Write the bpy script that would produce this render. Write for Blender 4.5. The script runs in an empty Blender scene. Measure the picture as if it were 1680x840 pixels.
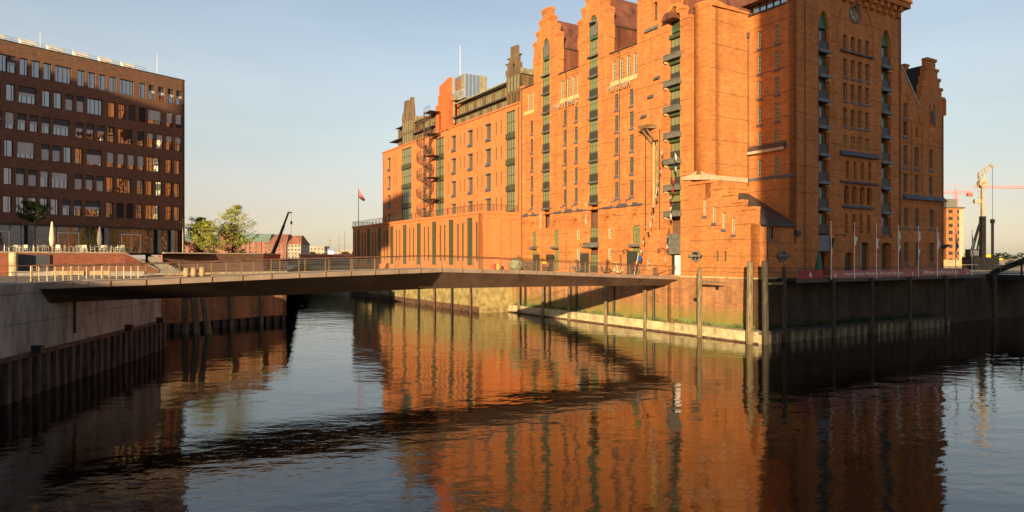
import bpy, math, random
from mathutils import Vector as V, Matrix
from mathutils.geometry import delaunay_2d_cdt
R = random.Random(7)
sc = bpy.context.scene
col = sc.collection
rad = math.radians

# ------------------------------------------------------------------ camera, sky, sun, exposure
cam = bpy.data.cameras.new('camera')
camo = bpy.data.objects.new('camera', cam)
col.objects.link(camo)
camo.location = (0, 0, 8.4)
camo.rotation_euler = (rad(90), 0, 0)
cam.lens = 24
cam.sensor_width = 36
cam.shift_y = 4 / 1680
cam.clip_start = 0.2
cam.clip_end = 20000
sc.camera = camo

SUN_AZ = (-0.237, -0.971)      # horizontal direction towards the sun
SUN_EL = 9.5
SUN_ROT = math.atan2(SUN_AZ[0], SUN_AZ[1])
HAZE = [(0, (.13, .12, .20)), (1, (0, 0, .01)), (.015, (.14, .11, .20)), (.035, (.14, .05, .15)), (.066, (.18, .03, .09)), (.105, (.26, .11, .10)), (.175, (.31, .24, .17)), (.24, (.33, .29, .25)), (.31, (.30, .30, .30)), (.5, (.10, .11, .13)), (.7, (.02, .03, .05))]
world = bpy.data.worlds.new('World')
sc.world = world
world.use_nodes = True
wn = world.node_tree
wn.nodes.clear()
sky = wn.nodes.new('ShaderNodeTexSky')
sky.sky_type = 'NISHITA'
sky.sun_disc = False
sky.sun_elevation = rad(SUN_EL)
sky.sun_rotation = SUN_ROT
sky.air_density = 1.0
sky.dust_density = 0.6
sky.ozone_density = 1.4
bg = wn.nodes.new('ShaderNodeBackground')
bg.inputs['Strength'].default_value = 0.056
wo = wn.nodes.new('ShaderNodeOutputWorld')
# thin evening haze: a warm brightening of the whole horizon, added to the physical sky
def wnode(t, **k):
    x = wn.nodes.new(t)
    for a, v in k.items(): setattr(x, a, v)
    return x
wtc = wnode('ShaderNodeTexCoord'); wsp = wnode('ShaderNodeSeparateXYZ')
wn.links.new(wtc.outputs['Generated'], wsp.inputs[0])
wramp = wnode('ShaderNodeValToRGB')
cr = wramp.color_ramp
cr.interpolation = 'LINEAR'
for i, (p, c) in enumerate(HAZE):
    e = cr.elements[i] if i < 2 else cr.elements.new(p)
    e.position = p; e.color = (*c, 1)
wab = wnode('ShaderNodeMath', operation='ABSOLUTE')
wn.links.new(wsp.outputs[2], wab.inputs[0])
wn.links.new(wab.outputs[0], wramp.inputs[0])
wsc = wnode('ShaderNodeVectorMath', operation='SCALE'); wsc.inputs['Scale'].default_value = 8
wmp = wnode('ShaderNodeMapping'); wmp.inputs['Scale'].default_value = (1, 1, 5)
wn.links.new(wtc.outputs['Generated'], wmp.inputs[0])
wnz = wnode('ShaderNodeTexNoise'); wnz.inputs['Scale'].default_value = 2.2; wnz.inputs['Detail'].default_value = 3
wn.links.new(wmp.outputs[0], wnz.inputs['Vector'])
wmr = wnode('ShaderNodeMapRange'); wmr.inputs[1].default_value = .35; wmr.inputs[2].default_value = .65; wmr.inputs[3].default_value = .88; wmr.inputs[4].default_value = 1.1
wn.links.new(wnz.outputs[0], wmr.inputs[0])
wvm = wnode('ShaderNodeVectorMath', operation='SCALE')
wn.links.new(wramp.outputs[0], wvm.inputs[0]); wn.links.new(wmr.outputs[0], wvm.inputs['Scale'])
wn.links.new(wvm.outputs[0], wsc.inputs[0])
wadd = wnode('ShaderNodeVectorMath', operation='ADD')
wn.links.new(sky.outputs[0], wadd.inputs[0]); wn.links.new(wsc.outputs[0], wadd.inputs[1])
wn.links.new(wadd.outputs[0], bg.inputs['Color'])
wn.links.new(bg.outputs[0], wo.inputs['Surface'])
sun = bpy.data.lights.new('sun', 'SUN')
sun.energy = 5.0
sun.angle = rad(0.55)
sun.color = (1.0, 0.74, 0.40)
suno = bpy.data.objects.new('sun', sun)
col.objects.link(suno)
ce = math.cos(rad(SUN_EL))
suno.rotation_euler = V((SUN_AZ[0] * ce, SUN_AZ[1] * ce, math.sin(rad(SUN_EL)))).to_track_quat('Z', 'Y').to_euler()
sc.view_settings.view_transform = 'Standard'
sc.view_settings.look = 'None'
sc.view_settings.exposure = 1.1
sc.view_settings.gamma = 1
sc.cycles.max_bounces = 6
sc.cycles.diffuse_bounces = 3
sc.cycles.glossy_bounces = 4
sc.cycles.transmission_bounces = 2
sc.cycles.sample_clamp_indirect = 6

# ------------------------------------------------------------------ materials
def mat(name, c, rough=.8, metal=0., var=.15, vs=1.5, bump=0., bs=20., c2=None, stretch=(1, 1, 1), spec=.5):
    m = bpy.data.materials.new(name)
    m.use_nodes = True
    n = m.node_tree
    b = n.nodes['Principled BSDF']
    b.inputs['Roughness'].default_value = rough
    b.inputs['Metallic'].default_value = metal
    b.inputs['Specular IOR Level'].default_value = spec
    b.inputs['Base Color'].default_value = (*c, 1)
    if var > 0 or bump > 0:
        tc = n.nodes.new('ShaderNodeTexCoord')
        mp = n.nodes.new('ShaderNodeMapping')
        mp.inputs['Scale'].default_value = stretch
        n.links.new(tc.outputs['Object'], mp.inputs[0])
        nz = n.nodes.new('ShaderNodeTexNoise')
        nz.inputs['Scale'].default_value = vs
        nz.inputs['Detail'].default_value = 5
        nz.inputs['Roughness'].default_value = .65
        n.links.new(mp.outputs[0], nz.inputs['Vector'])
        mx = n.nodes.new('ShaderNodeMix')
        mx.data_type = 'RGBA'
        k = 1 + var
        d = c2 or tuple(x * (1 - 2.2 * var) for x in c)
        mx.inputs[6].default_value = (*d, 1)
        mx.inputs[7].default_value = (*[min(1, x * k) for x in c], 1)
        mr = n.nodes.new('ShaderNodeMapRange')
        mr.inputs[1].default_value = .32
        mr.inputs[2].default_value = .62
        n.links.new(nz.outputs[0], mr.inputs[0])
        n.links.new(mr.outputs[0], mx.inputs[0])
        n.links.new(mx.outputs[2], b.inputs['Base Color'])
        if bump > 0:
            n2 = n.nodes.new('ShaderNodeTexNoise')
            n2.inputs['Scale'].default_value = bs
            n2.inputs['Detail'].default_value = 4
            n.links.new(mp.outputs[0], n2.inputs['Vector'])
            bp = n.nodes.new('ShaderNodeBump')
            bp.inputs['Strength'].default_value = bump
            bp.inputs['Distance'].default_value = .05
            n.links.new(n2.outputs[0], bp.inputs['Height'])
            n.links.new(bp.outputs[0], b.inputs['Normal'])
    return m

def brick(name, ca, cb, mortar, bw=.26, rh=.083, big=.25, soot=.25, mott=.3):
    """brickwork: fine courses, patchy colour and vertical weather streaks"""
    m = bpy.data.materials.new(name)
    m.use_nodes = True
    n = m.node_tree
    N = n.nodes.new
    L = n.links.new
    b = n.nodes['Principled BSDF']
    b.inputs['Roughness'].default_value = .88
    b.inputs['Specular IOR Level'].default_value = .25
    tc = N('ShaderNodeTexCoord')
    sp = N('ShaderNodeSeparateXYZ')
    L(tc.outputs['Object'], sp.inputs[0])
    ad = N('ShaderNodeMath')
    L(sp.outputs[0], ad.inputs[0])
    L(sp.outputs[1], ad.inputs[1])
    cb2 = N('ShaderNodeCombineXYZ')
    L(ad.outputs[0], cb2.inputs[0])
    L(sp.outputs[2], cb2.inputs[1])
    bt = N('ShaderNodeTexBrick')
    bt.inputs['Scale'].default_value = 1
    bt.inputs['Brick Width'].default_value = bw
    bt.inputs['Row Height'].default_value = rh
    bt.inputs['Mortar Size'].default_value = .008
    bt.inputs['Color1'].default_value = (*ca, 1)
    bt.inputs['Color2'].default_value = (*cb, 1)
    bt.inputs['Mortar'].default_value = (*mortar, 1)
    bt.inputs['Bias'].default_value = -.15
    L(cb2.outputs[0], bt.inputs['Vector'])
    def noise(scale, sx, sy, lo, hi):
        mp = N('ShaderNodeMapping')
        mp.inputs['Scale'].default_value = (sx, sy, 1)
        L(cb2.outputs[0], mp.inputs[0])
        z = N('ShaderNodeTexNoise')
        z.inputs['Scale'].default_value = scale
        z.inputs['Detail'].default_value = 6
        z.inputs['Roughness'].default_value = .7
        L(mp.outputs[0], z.inputs['Vector'])
        r = N('ShaderNodeMapRange')
        r.inputs[1].default_value = .3
        r.inputs[2].default_value = .7
        r.inputs[3].default_value = lo
        r.inputs[4].default_value = hi
        L(z.outputs[0], r.inputs[0])
        return r.outputs[0]
    a = noise(.35, 1, 1, 1 - big, 1 + big * .6)
    s = noise(1.2, 1, .07, 1 - soot, 1 + soot * .5)
    f = noise(1.7, .6, 2.2, 1 - mott, 1 + mott * .8)
    m1 = N('ShaderNodeMath'); m1.operation = 'MULTIPLY'
    m2 = N('ShaderNodeMath'); m2.operation = 'MULTIPLY'
    L(a, m1.inputs[0]); L(s, m1.inputs[1])
    L(m1.outputs[0], m2.inputs[0]); L(f, m2.inputs[1])
    vm = N('ShaderNodeVectorMath'); vm.operation = 'SCALE'
    L(bt.outputs['Color'], vm.inputs[0])
    L(m2.outputs[0], vm.inputs['Scale'])
    L(vm.outputs[0], b.inputs['Base Color'])
    bp = N('ShaderNodeBump')
    bp.inputs['Strength'].default_value = .35
    bp.inputs['Distance'].default_value = .01
    L(bt.outputs['Fac'], bp.inputs['Height'])
    bp.invert = True
    L(bp.outputs[0], b.inputs['Normal'])
    return m

def glass(name, c, metal=.9, rough=.03, wav=.02):
    m = bpy.data.materials.new(name)
    m.use_nodes = True
    n = m.node_tree
    b = n.nodes['Principled BSDF']
    b.inputs['Base Color'].default_value = (*c, 1)
    b.inputs['Metallic'].default_value = metal
    b.inputs['Roughness'].default_value = rough
    b.inputs['Specular IOR Level'].default_value = .8
    tc = n.nodes.new('ShaderNodeTexCoord')
    nz = n.nodes.new('ShaderNodeTexNoise')
    nz.inputs['Scale'].default_value = 1.3
    nz.inputs['Detail'].default_value = 1
    n.links.new(tc.outputs['Object'], nz.inputs['Vector'])
    bp = n.nodes.new('ShaderNodeBump')
    bp.inputs['Strength'].default_value = 1
    bp.inputs['Distance'].default_value = wav
    n.links.new(nz.outputs[0], bp.inputs['Height'])
    n.links.new(bp.outputs[0], b.inputs['Normal'])
    return m

BR = brick('museum_brick', (.56, .20, .058), (.40, .13, .038), (.42, .2, .09), big=.22, soot=.22)
BR2 = brick('office_brick', (.57, .195, .062), (.49, .16, .05), (.46, .18, .085), big=.1, soot=.1, mott=.16)
BRT = brick('tower_brick', (.54, .14, .042), (.44, .105, .035), (.4, .12, .05), big=.1, soot=.1)
BRD = brick('dark_brick', (.20, .095, .06), (.14, .07, .048), (.12, .08, .06), big=.12, soot=.1)
BRQ = brick('quay_brick', (.42, .19, .085), (.30, .13, .06), (.36, .22, .12), big=.35, soot=.4)
BRW = brick('terrace_brick', (.36, .10, .06), (.24, .07, .045), (.25, .14, .1), big=.25, soot=.15)
M = dict(
    slate=mat('slate', (.075, .085, .11), .6, var=.2),
    slab=mat('balcony_stone', (.12, .115, .10), .8, var=.2, vs=3),
    slabd=mat('balcony_metal', (.15, .17, .2), .5, var=.15, vs=3),
    sand=mat('yellow_plaster', (.55, .37, .18), .9, var=.12, vs=2),
    pale=mat('pale_flashing', (.48, .34, .24), .7, var=.1),
    green=mat('green_paint', (.035, .12, .055), .5, var=.25, vs=3),
    greend=mat('dark_green_paint', (.05, .078, .032), .55, var=.2, vs=3),
    rail=mat('dark_rail', (.035, .04, .03), .5, var=.1),
    cop=mat('red_copper', (.20, .075, .045), .5, .2, var=.25, vs=.8, stretch=(1, 1, .2)),
    copd=mat('brown_copper', (.16, .1, .05), .55, .2, var=.35, vs=1.2, stretch=(1, 1, .15), c2=(.075, .055, .035)),
    cop2=mat('pale_zinc', (.30, .28, .18), .5, .2, var=.2, vs=1.4),
    roof=mat('dark_roof', (.06, .045, .04), .7, var=.25, vs=2),
    weed=mat('weed_leaf', (.09, .11, .02), .7, var=.4, vs=1, c2=(.035, .05, .012)),
    soot=mat('matt_black_paint', (.012, .012, .013), .85, var=.2, spec=.15),
    roofs=mat('black_slate_roof', (.028, .03, .036), .6, var=.25, vs=2),
    band=mat('dark_joint', (.07, .028, .016), .9, var=.2, vs=4),
    white=mat('white_paint', (.75, .72, .66), .5, var=.06),
    grey=mat('grey_frame', (.3, .31, .32), .5, var=.08),
    dark=mat('black_steel', (.02, .02, .022), .45, var=.2),
    frame=mat('dark_frame', (.018, .02, .024), .45, var=0),
    sage=mat('sage_frame', (.22, .2, .11), .6, var=.15, vs=1),
    olive=mat('olive_metal', (.06, .065, .032), .6, var=.2, vs=1),
    framel=mat('olive_frame', (.16, .16, .13), .5, var=.05),
    cream=mat('cream_frame', (.5, .44, .3), .6, var=.1),
    blind=mat('grey_blind', (.47, .48, .50), .7, var=.05),
    blindd=mat('dark_screen', (.06, .065, .075), .8, var=.1),
    rust=mat('bridge_steel', (.095, .054, .038), .62, .25, var=.16, vs=.5, stretch=(1, 1, .4), bump=.05),
    rusty=mat('rusty_steel', (.11, .055, .032), .8, var=.35, vs=2, bump=.3),
    pile=mat('rusted_sheet_pile', (.085, .055, .043), .85, var=.4, vs=1.2, stretch=(2, 2, .35), bump=.3),
    palepile=mat('pale_sheet_pile', (.17, .14, .09), .85, var=.35, vs=1.5, stretch=(2, 2, .4), bump=.3),
    conc=mat('quay_concrete', (.30, .285, .265), .85, var=.25, vs=.7, stretch=(1, 1, .3), bump=.15, c2=(.15, .13, .11)),
    ledge=mat('ledge_concrete', (.44, .37, .22), .85, var=.3, vs=1.2, bump=.3, c2=(.24, .19, .11)),
    moss=mat('mossy_wall', (.27, .20, .085), .95, var=.3, vs=1.1, c2=(.13, .115, .035)),
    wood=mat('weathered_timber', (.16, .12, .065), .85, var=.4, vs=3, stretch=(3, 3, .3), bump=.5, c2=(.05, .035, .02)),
    tar=mat('tarred_timber', (.05, .038, .024), .8, var=.4, vs=3, stretch=(3, 3, .3), bump=.5),  # darker timber for piles on the shaded side; shade put into its colour
    woodp=mat('pale_timber', (.36, .25, .14), .8, var=.25, vs=3, stretch=(1, 1, 4)),
    pave=mat('paving_stone', (.19, .17, .155), .9, var=.15, vs=.8),
    soil=mat('sandy_ground', (.42, .29, .17), .95, var=.2, vs=.15, bump=.3, bs=2),
    deck=mat('bridge_deck', (.25, .23, .215), .8, var=.1, vs=2),
    steel=mat('stainless_steel', (.55, .47, .38), .35, .7, var=.05),
    red=mat('red_banner', (.30, .035, .03), .7, var=.08),
    rose=mat('faded_red_banner', (.42, .13, .11), .6, var=.1, vs=.5),
    redp=mat('red_paint', (.55, .05, .03), .5, var=.1),
    yel=mat('yellow_paint', (.6, .33, .03), .5, var=.1),
    blue=mat('blue_paint', (.04, .08, .28), .5, var=.1),
    black=mat('black_cloth', (.015, .015, .015), .8, var=0),
    cloth=mat('beige_canvas', (.62, .47, .36), .9, var=.1, vs=6, stretch=(3, 3, .5)),
    clothd=mat('grey_canvas', (.16, .14, .15), .9, var=.1),
    gcloth=mat('green_canvas', (.04, .13, .09), .9, var=.1),
    cope=mat('wall_coping', (.36, .29, .22), .8, var=.15),
    chair=mat('pale_metal_chair', (.32, .3, .27), .4, .3, var=.1),
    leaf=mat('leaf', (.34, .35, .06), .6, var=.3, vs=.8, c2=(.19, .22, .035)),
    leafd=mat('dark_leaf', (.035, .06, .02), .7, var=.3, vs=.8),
    bark=mat('bark', (.16, .11, .07), .9, var=.3, vs=4, bump=.5),
    farw=mat('pale_facade', (.31, .27, .22), .9, var=.1, vs=.1),
    farg=mat('verdigris_roof', (.16, .24, .2), .8, var=.15, vs=.1),
    tile=mat('red_tile_roof', (.24, .095, .06), .9, var=.15, vs=.3),
    crane=mat('crane_red', (.6, .12, .07), .6, var=0),
    pumps=mat('mast_paint', (.36, .29, .2), .5, .1, var=.25, vs=2),
    verd=mat('mossy_copper', (.16, .17, .10), .8, var=.25, vs=2),
)
G_M = glass('museum_glass', (.12, .12, .10), .3, .08, .01)
G_L = glass('office_glass', (.33, .34, .37), .95, .02, .006)
G_G = glass('shopfront_glass', (.16, .17, .17), .85, .03, .02)
G_P = glass('green_glass', (.055, .06, .025), 0, .3, .01)
G_P.node_tree.nodes['Principled BSDF'].inputs['Specular IOR Level'].default_value = .35
G_D = glass('hoist_door_glass', (.19, .20, .10), .1, .25, .01)
G_B = glass('roof_glass', (.45, .5, .55), .9, .05, .01)

for k_ in ('leaf', 'leafd'):      # leaves let some light through
    m_ = M[k_]; t_ = m_.node_tree; b_ = t_.nodes['Principled BSDF']; o_ = t_.nodes['Material Output']
    tr_ = t_.nodes.new('ShaderNodeBsdfTranslucent'); mx_ = t_.nodes.new('ShaderNodeMixShader')
    mx_.inputs[0].default_value = .4
    t_.links.new(b_.inputs['Base Color'].links[0].from_socket, tr_.inputs[0])
    t_.links.new(b_.outputs[0], mx_.inputs[1]); t_.links.new(tr_.outputs[0], mx_.inputs[2]); t_.links.new(mx_.outputs[0], o_.inputs[0])

# ------------------------------------------------------------------ mesh helpers
class MB:
    def __init__(s):
        s.v = []; s.f = []; s.mi = []
    def quad(s, *p, m=0):
        i = len(s.v)
        s.v += [tuple(x) for x in p]
        s.f.append(tuple(range(i, i + len(p)))); s.mi.append(m)
        return s
    def box(s, x0, x1, y0, y1, z0, z1, m=0):
        i = len(s.v)
        s.v += [(x0, y0, z0), (x1, y0, z0), (x1, y1, z0), (x0, y1, z0), (x0, y0, z1), (x1, y0, z1), (x1, y1, z1), (x0, y1, z1)]
        for f in ((3, 2, 1, 0), (4, 5, 6, 7), (0, 1, 5, 4), (1, 2, 6, 5), (2, 3, 7, 6), (3, 0, 4, 7)):
            s.f.append(tuple(i + k for k in f)); s.mi.append(m)
        return s
    def prism(s, bot, top, m=0):
        i = len(s.v); n = len(bot)
        s.v += [tuple(p) for p in bot] + [tuple(p) for p in top]
        s.f.append(tuple(reversed(range(i, i + n)))); s.f.append(tuple(range(i + n, i + 2 * n)))
        s.mi += [m, m]
        for k in range(n):
            j = (k + 1) % n
            s.f.append((i + k, i + j, i + n + j, i + n + k)); s.mi.append(m)
        return s
    def tube(s, p, q, r, r2=None, n=6, m=0):
        p, q = V(p), V(q)
        d = (q - p)
        if d.length < 1e-6: return s
        d.normalize()
        a = d.orthogonal().normalized(); b = d.cross(a)
        r2 = r if r2 is None else r2
        P = [p + (a * math.cos(2 * math.pi * k / n) + b * math.sin(2 * math.pi * k / n)) * r for k in range(n)]
        Q = [q + (a * math.cos(2 * math.pi * k / n) + b * math.sin(2 * math.pi * k / n)) * r2 for k in range(n)]
        return s.prism(P, Q, m)
    def path(s, pts, r, n=6):
        for a, b in zip(pts, pts[1:]): s.tube(a, b, r, n=n)
        return s
    def lathe(s, prof, c=(0, 0, 0), n=16, m=0):
        i = len(s.v)
        for r, z in prof:
            for k in range(n):
                t = 2 * math.pi * k / n
                s.v.append((c[0] + r * math.cos(t), c[1] + r * math.sin(t), c[2] + z))
        for j in range(len(prof) - 1):
            for k in range(n):
                k2 = (k + 1) % n
                s.f.append((i + j * n + k, i + j * n + k2, i + (j + 1) * n + k2, i + (j + 1) * n + k)); s.mi.append(m)
        s.f.append(tuple(i + k for k in reversed(range(n)))); s.mi.append(m)
        s.f.append(tuple(i + (len(prof) - 1) * n + k for k in range(n))); s.mi.append(m)
        return s
    def mark(s):
        s.marks = getattr(s, 'marks', []) + [(len(s.v), len(s.f))]
        return s
    def build_each(s, name, m, parent, **k):
        mk = getattr(s, 'marks', []) + [(len(s.v), len(s.f))]
        for (v0, f0), (v1, f1) in zip(mk, mk[1:]):
            if f1 == f0: continue
            t = MB(); t.v = s.v[v0:v1]; t.f = [tuple(i - v0 for i in f) for f in s.f[f0:f1]]; t.mi = s.mi[f0:f1]
            t.build(name, m, parent, **k)
    def mesh(s, name, *mats):
        me = bpy.data.meshes.new(name)
        me.from_pydata([tuple(p) for p in s.v], [], s.f)
        for m in mats: me.materials.append(m)
        if len(mats) > 1: me.polygons.foreach_set('material_index', s.mi)
        me.update()
        return me
    def build(s, name, m, parent=None, loc=(0, 0, 0), rz=0, **k):
        mats = m if isinstance(m, (list, tuple)) else (m,)
        return ob(name, s.mesh(name, *mats), parent, loc, rz, **k)

def ob(name, data, parent=None, loc=(0, 0, 0), rz=0, **k):
    o = bpy.data.objects.new(name, data)
    col.objects.link(o)
    o.parent = parent
    o.location = loc
    o.rotation_euler = (0, 0, rz)
    for a, v in k.items(): o[a] = v
    return o
def thing(name, label, cat, loc=(0, 0, 0), rz=0, group=None):
    o = ob(name, None, None, loc, rz, label=label, category=cat)
    if group: o['group'] = group
    return o
def tag(o, label, cat, group=None):
    o['label'] = label; o['category'] = cat
    if group: o['group'] = group
    return o
def copytree(o, parent=None):
    c = o.copy(); col.objects.link(c); c.parent = parent
    for ch in list(o.children): copytree(ch, c)
    return c
def smooth(o):
    for p in o.data.polygons: p.use_smooth = True
    return o
ORD = ['first', 'second', 'third', 'fourth', 'fifth', 'sixth', 'seventh', 'eighth', 'ninth', 'tenth', 'eleventh', 'twelfth', 'thirteenth', 'fourteenth', 'fifteenth', 'sixteenth']

def shape(w, h, kind='rect'):
    """opening outline, x centred, z from 0 up"""
    a = w / 2
    if kind == 'rect': return [(-a, 0), (a, 0), (a, h), (-a, h)]
    p = [(-a, 0), (a, 0)]
    if kind == 'seg':
        r = w * .18
        p += [(a * math.cos(t), h - r + r * math.sin(t)) for t in [math.pi * k / 6 for k in range(7)]]
    elif kind == 'arch':
        p += [(a * math.cos(t), h - a + a * math.sin(t)) for t in [math.pi * k / 8 for k in range(9)]]
    elif kind == 'point':
        s = min(h * .95, w * .9)
        n = 6
        rr = [(a - (1 - math.cos(t)) * a / (1 - math.cos(1.05)), h - s + s * math.sin(t) / math.sin(1.05)) for t in [1.05 * k / n for k in range(n + 1)]]
        p += rr + [(-x, z) for x, z in rr[-2::-1]]
    elif kind == 'round':
        return [(a * math.cos(2 * math.pi * k / 16), h / 2 + a * math.sin(2 * math.pi * k / 16)) for k in range(16)]
    return p
def inset(p, t):
    xs = [x for x, z in p]; zs = [z for x, z in p]
    cx, cz = (min(xs) + max(xs)) / 2, (min(zs) + max(zs)) / 2
    w, h = max(xs) - min(xs), max(zs) - min(zs)
    return [(cx + (x - cx) * (w - 2 * t) / w, cz + (z - cz) * (h - 2 * t) / h) for x, z in p]
def inpoly(x, y, p):
    c = False
    j = len(p) - 1
    for i in range(len(p)):
        if (p[i][1] > y) != (p[j][1] > y) and x < (p[j][0] - p[i][0]) * (y - p[i][1]) / (p[j][1] - p[i][1]) + p[i][0]: c = not c
        j = i
    return c

_wm = {}
def winmesh(w, h, kind, ft, nv, nh, fm, fd=.07):
    key = (round(w, 2), round(h, 2), kind, ft, nv, nh, fm.name)
    if key in _wm: return _wm[key]
    o = shape(w, h, kind); i = inset(o, ft)
    b = MB()
    n = len(o)
    for k in range(n):
        j = (k + 1) % n
        b.quad((o[k][0], 0, o[k][1]), (o[j][0], 0, o[j][1]), (i[j][0], 0, i[j][1]), (i[k][0], 0, i[k][1]))
        b.quad((i[k][0], 0, i[k][1]), (i[j][0], 0, i[j][1]), (i[j][0], fd, i[j][1]), (i[k][0], fd, i[k][1]))
    bt = ft * .6
    vs = nv if isinstance(nv, (list, tuple)) else [(k + 1) / (nv + 1) for k in range(nv)]
    hs = nh if isinstance(nh, (list, tuple)) else [(k + 1) / (nh + 1) for k in range(nh)]
    for f in vs: b.box(-w / 2 + w * f - bt / 2, -w / 2 + w * f + bt / 2, .005, fd, ft * .5, h - ft * .5 - (w * .25 if kind != 'rect' else 0))
    for f in hs: b.box(-w / 2 + ft * .5, w / 2 - ft * .5, .012, fd - .005, h * f - bt / 2, h * f + bt / 2)
    fmesh = b.mesh('window_frame', fm)
    g = MB(); g.quad(*[(x, fd - .02, z) for x, z in inset(o, ft * .5)])
    _wm[key] = (fmesh, g)
    return _wm[key]
_pm = {}
def panemesh(key, g, pm):
    k = (key, pm.name)
    if k not in _pm: _pm[k] = g.mesh('pane', pm)
    return _pm[k]

class Plane:
    """a facade plane in its building's own frame; a along it, z up (world height), depth inwards"""
    def __init__(s, parent, zb, ax, c, o=-1):
        s.pa, s.zb, s.ax, s.c, s.o = parent, zb, ax, c, o
        s.rz = {('x', -1): -math.pi / 2, ('x', 1): math.pi / 2, ('y', -1): 0, ('y', 1): math.pi}[(ax, o)]
        s.sx = {('x', -1): -1, ('x', 1): 1, ('y', -1): 1, ('y', 1): -1}[(ax, o)]
        s.holes = []
    def P(s, a, z, d=0):
        c = s.c - s.o * d
        return (c, a, z - s.zb) if s.ax == 'x' else (a, c, z - s.zb)
    def hole(s, a, z0, w, h, kind='rect', depth=.35):
        s.holes.append(([(a + x, z0 + z) for x, z in shape(w, h, kind)], depth))
    def win(s, a, z0, w, h, kind='rect', depth=.25, ft=.06, nv=1, nh=1, fm=None, pm=None, name='window', sill=None, cut=True, lab=None):
        if cut: s.hole(a, z0, w, h, kind, depth + .1)
        fm = fm or M['frame']; pm = pm or G_M
        me, g = winmesh(w, h, kind, ft, tuple(nv) if isinstance(nv, list) else nv, tuple(nh) if isinstance(nh, list) else nh, fm)
        o = ob(name, me, s.pa, s.P(a, z0, depth), s.rz)
        if lab: o['label'] = lab
        ob('pane', panemesh((round(w, 2), round(h, 2), kind, ft), g, pm), o)
        if sill: s.sill(a, z0, w + .12, sill, o, depth)
        return o
    def sill(s, a, z0, w, hh, win, depth):
        b = MB()
        b.prism([(-w / 2, -depth - .1, -hh), (w / 2, -depth - .1, -hh), (w / 2, -depth + .05, -hh), (-w / 2, -depth + .05, -hh)],
                [(-w / 2, -depth - .05, -hh * .3), (w / 2, -depth - .05, -hh * .3), (w / 2, -.002, .03), (-w / 2, -.002, .03)])
        b.build('sill', M['slate'], win)
    def wall(s, name, outline, m, thick=.5, back=False):
        pts, edges = [], []
        def loop(p):
            i = len(pts)
            pts.extend(V(q) for q in p)
            edges.extend((i + k, i + (k + 1) % len(p)) for k in range(len(p)))
        loop(outline)
        hs = [h for h in s.holes if inpoly(sum(q[0] for q in h[0]) / len(h[0]), sum(q[1] for q in h[0]) / len(h[0]), outline)]
        for p, d in hs: loop(p)
        vs, _, fs, *_r = delaunay_2d_cdt(pts, edges, [], 1, 1e-5)
        b = MB()
        b.v = [s.P(v.x, v.y) for v in vs]
        for f in fs:
            cx = sum(vs[i].x for i in f) / 3; cz = sum(vs[i].y for i in f) / 3
            if any(inpoly(cx, cz, p) for p, d in hs) or not inpoly(cx, cz, outline): continue
            b.f.append(tuple(f)); b.mi.append(0)
        def rim(p, d):
            n = len(p)
            for k in range(n):
                j = (k + 1) % n
                b.quad(s.P(*p[k]), s.P(*p[j]), s.P(*p[j], d), s.P(*p[k], d))
        rim(outline, thick)
        for p, d in hs: rim(p, d)
        if back: b.quad(*[s.P(*q, thick) for q in outline])
        return b.build(name, m, s.pa)
    def slabbox(s, b, a0, a1, z0, z1, d0, d1, m=0):
        p, q = s.P(a0, z0, d0), s.P(a1, z1, d1)
        return b.box(min(p[0], q[0]), max(p[0], q[0]), min(p[1], q[1]), max(p[1], q[1]), p[2], q[2], m)
    def bar(s, name, a0, a1, z0, z1, d0, d1, m, **k):
        return s.slabbox(MB(), a0, a1, z0, z1, d0, d1).build(name, m, s.pa, **k)
    def bands(s, zs, a0, a1, m, h=.045, proud=.012, name='wall_joint'):
        """thin dark joints that stop at every opening"""
        for z in zs:
            b = MB(); cuts = []
            for p, d in s.holes:
                zz = [q[1] for q in p]
                if min(zz) - .05 < z < max(zz) + .05: cuts.append((min(q[0] for q in p), max(q[0] for q in p)))
            cuts.sort(); a = a0
            for c0, c1 in cuts:
                if c0 > a and c0 < a1: s.slabbox(b, a, min(c0, a1), z - h / 2, z + h / 2, -proud, .0)
                a = max(a, c1)
            if a < a1: s.slabbox(b, a, a1, z - h / 2, z + h / 2, -proud, .0)
            if b.f:
                jo = b.build(name, m, s.pa)
                if len(b.f) > 6: jo['kind'] = 'stuff'

# ------------------------------------------------------------------ site frame
CX, CY = 24.77, 69.45
U = (-.5195, .8545)      # along the long museum front, away from the camera
W = (.8545, .5195)       # along the shaded front
MR = math.atan2(W[1], W[0])
def AB(a, b, z=0): return (CX + a * U[0] + b * W[0], CY + a * U[1] + b * W[1], z)

# water
wm = bpy.data.materials.new('water')
wm.use_nodes = True
n = wm.node_tree
pb = n.nodes['Principled BSDF']
pb.inputs['Base Color'].default_value = (.0018, .0016, .001, 1)
pb.inputs['Roughness'].default_value = .015
pb.inputs['IOR'].default_value = 1.52
pb.inputs['Specular Tint'].default_value = (1, .93, .84, 1)
tc = n.nodes.new('ShaderNodeTexCoord')
def wn_(scale, sx, sy, rot, det):
    mp = n.nodes.new('ShaderNodeMapping')
    mp.inputs['Scale'].default_value = (sx, sy, 1)
    mp.inputs['Rotation'].default_value = (0, 0, rot)
    n.links.new(tc.outputs['Object'], mp.inputs[0])
    z = n.nodes.new('ShaderNodeTexNoise')
    z.inputs['Scale'].default_value = scale
    z.inputs['Detail'].default_value = det
    z.inputs['Roughness'].default_value = .5
    n.links.new(mp.outputs[0], z.inputs['Vector'])
    return z.outputs[0]
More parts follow.
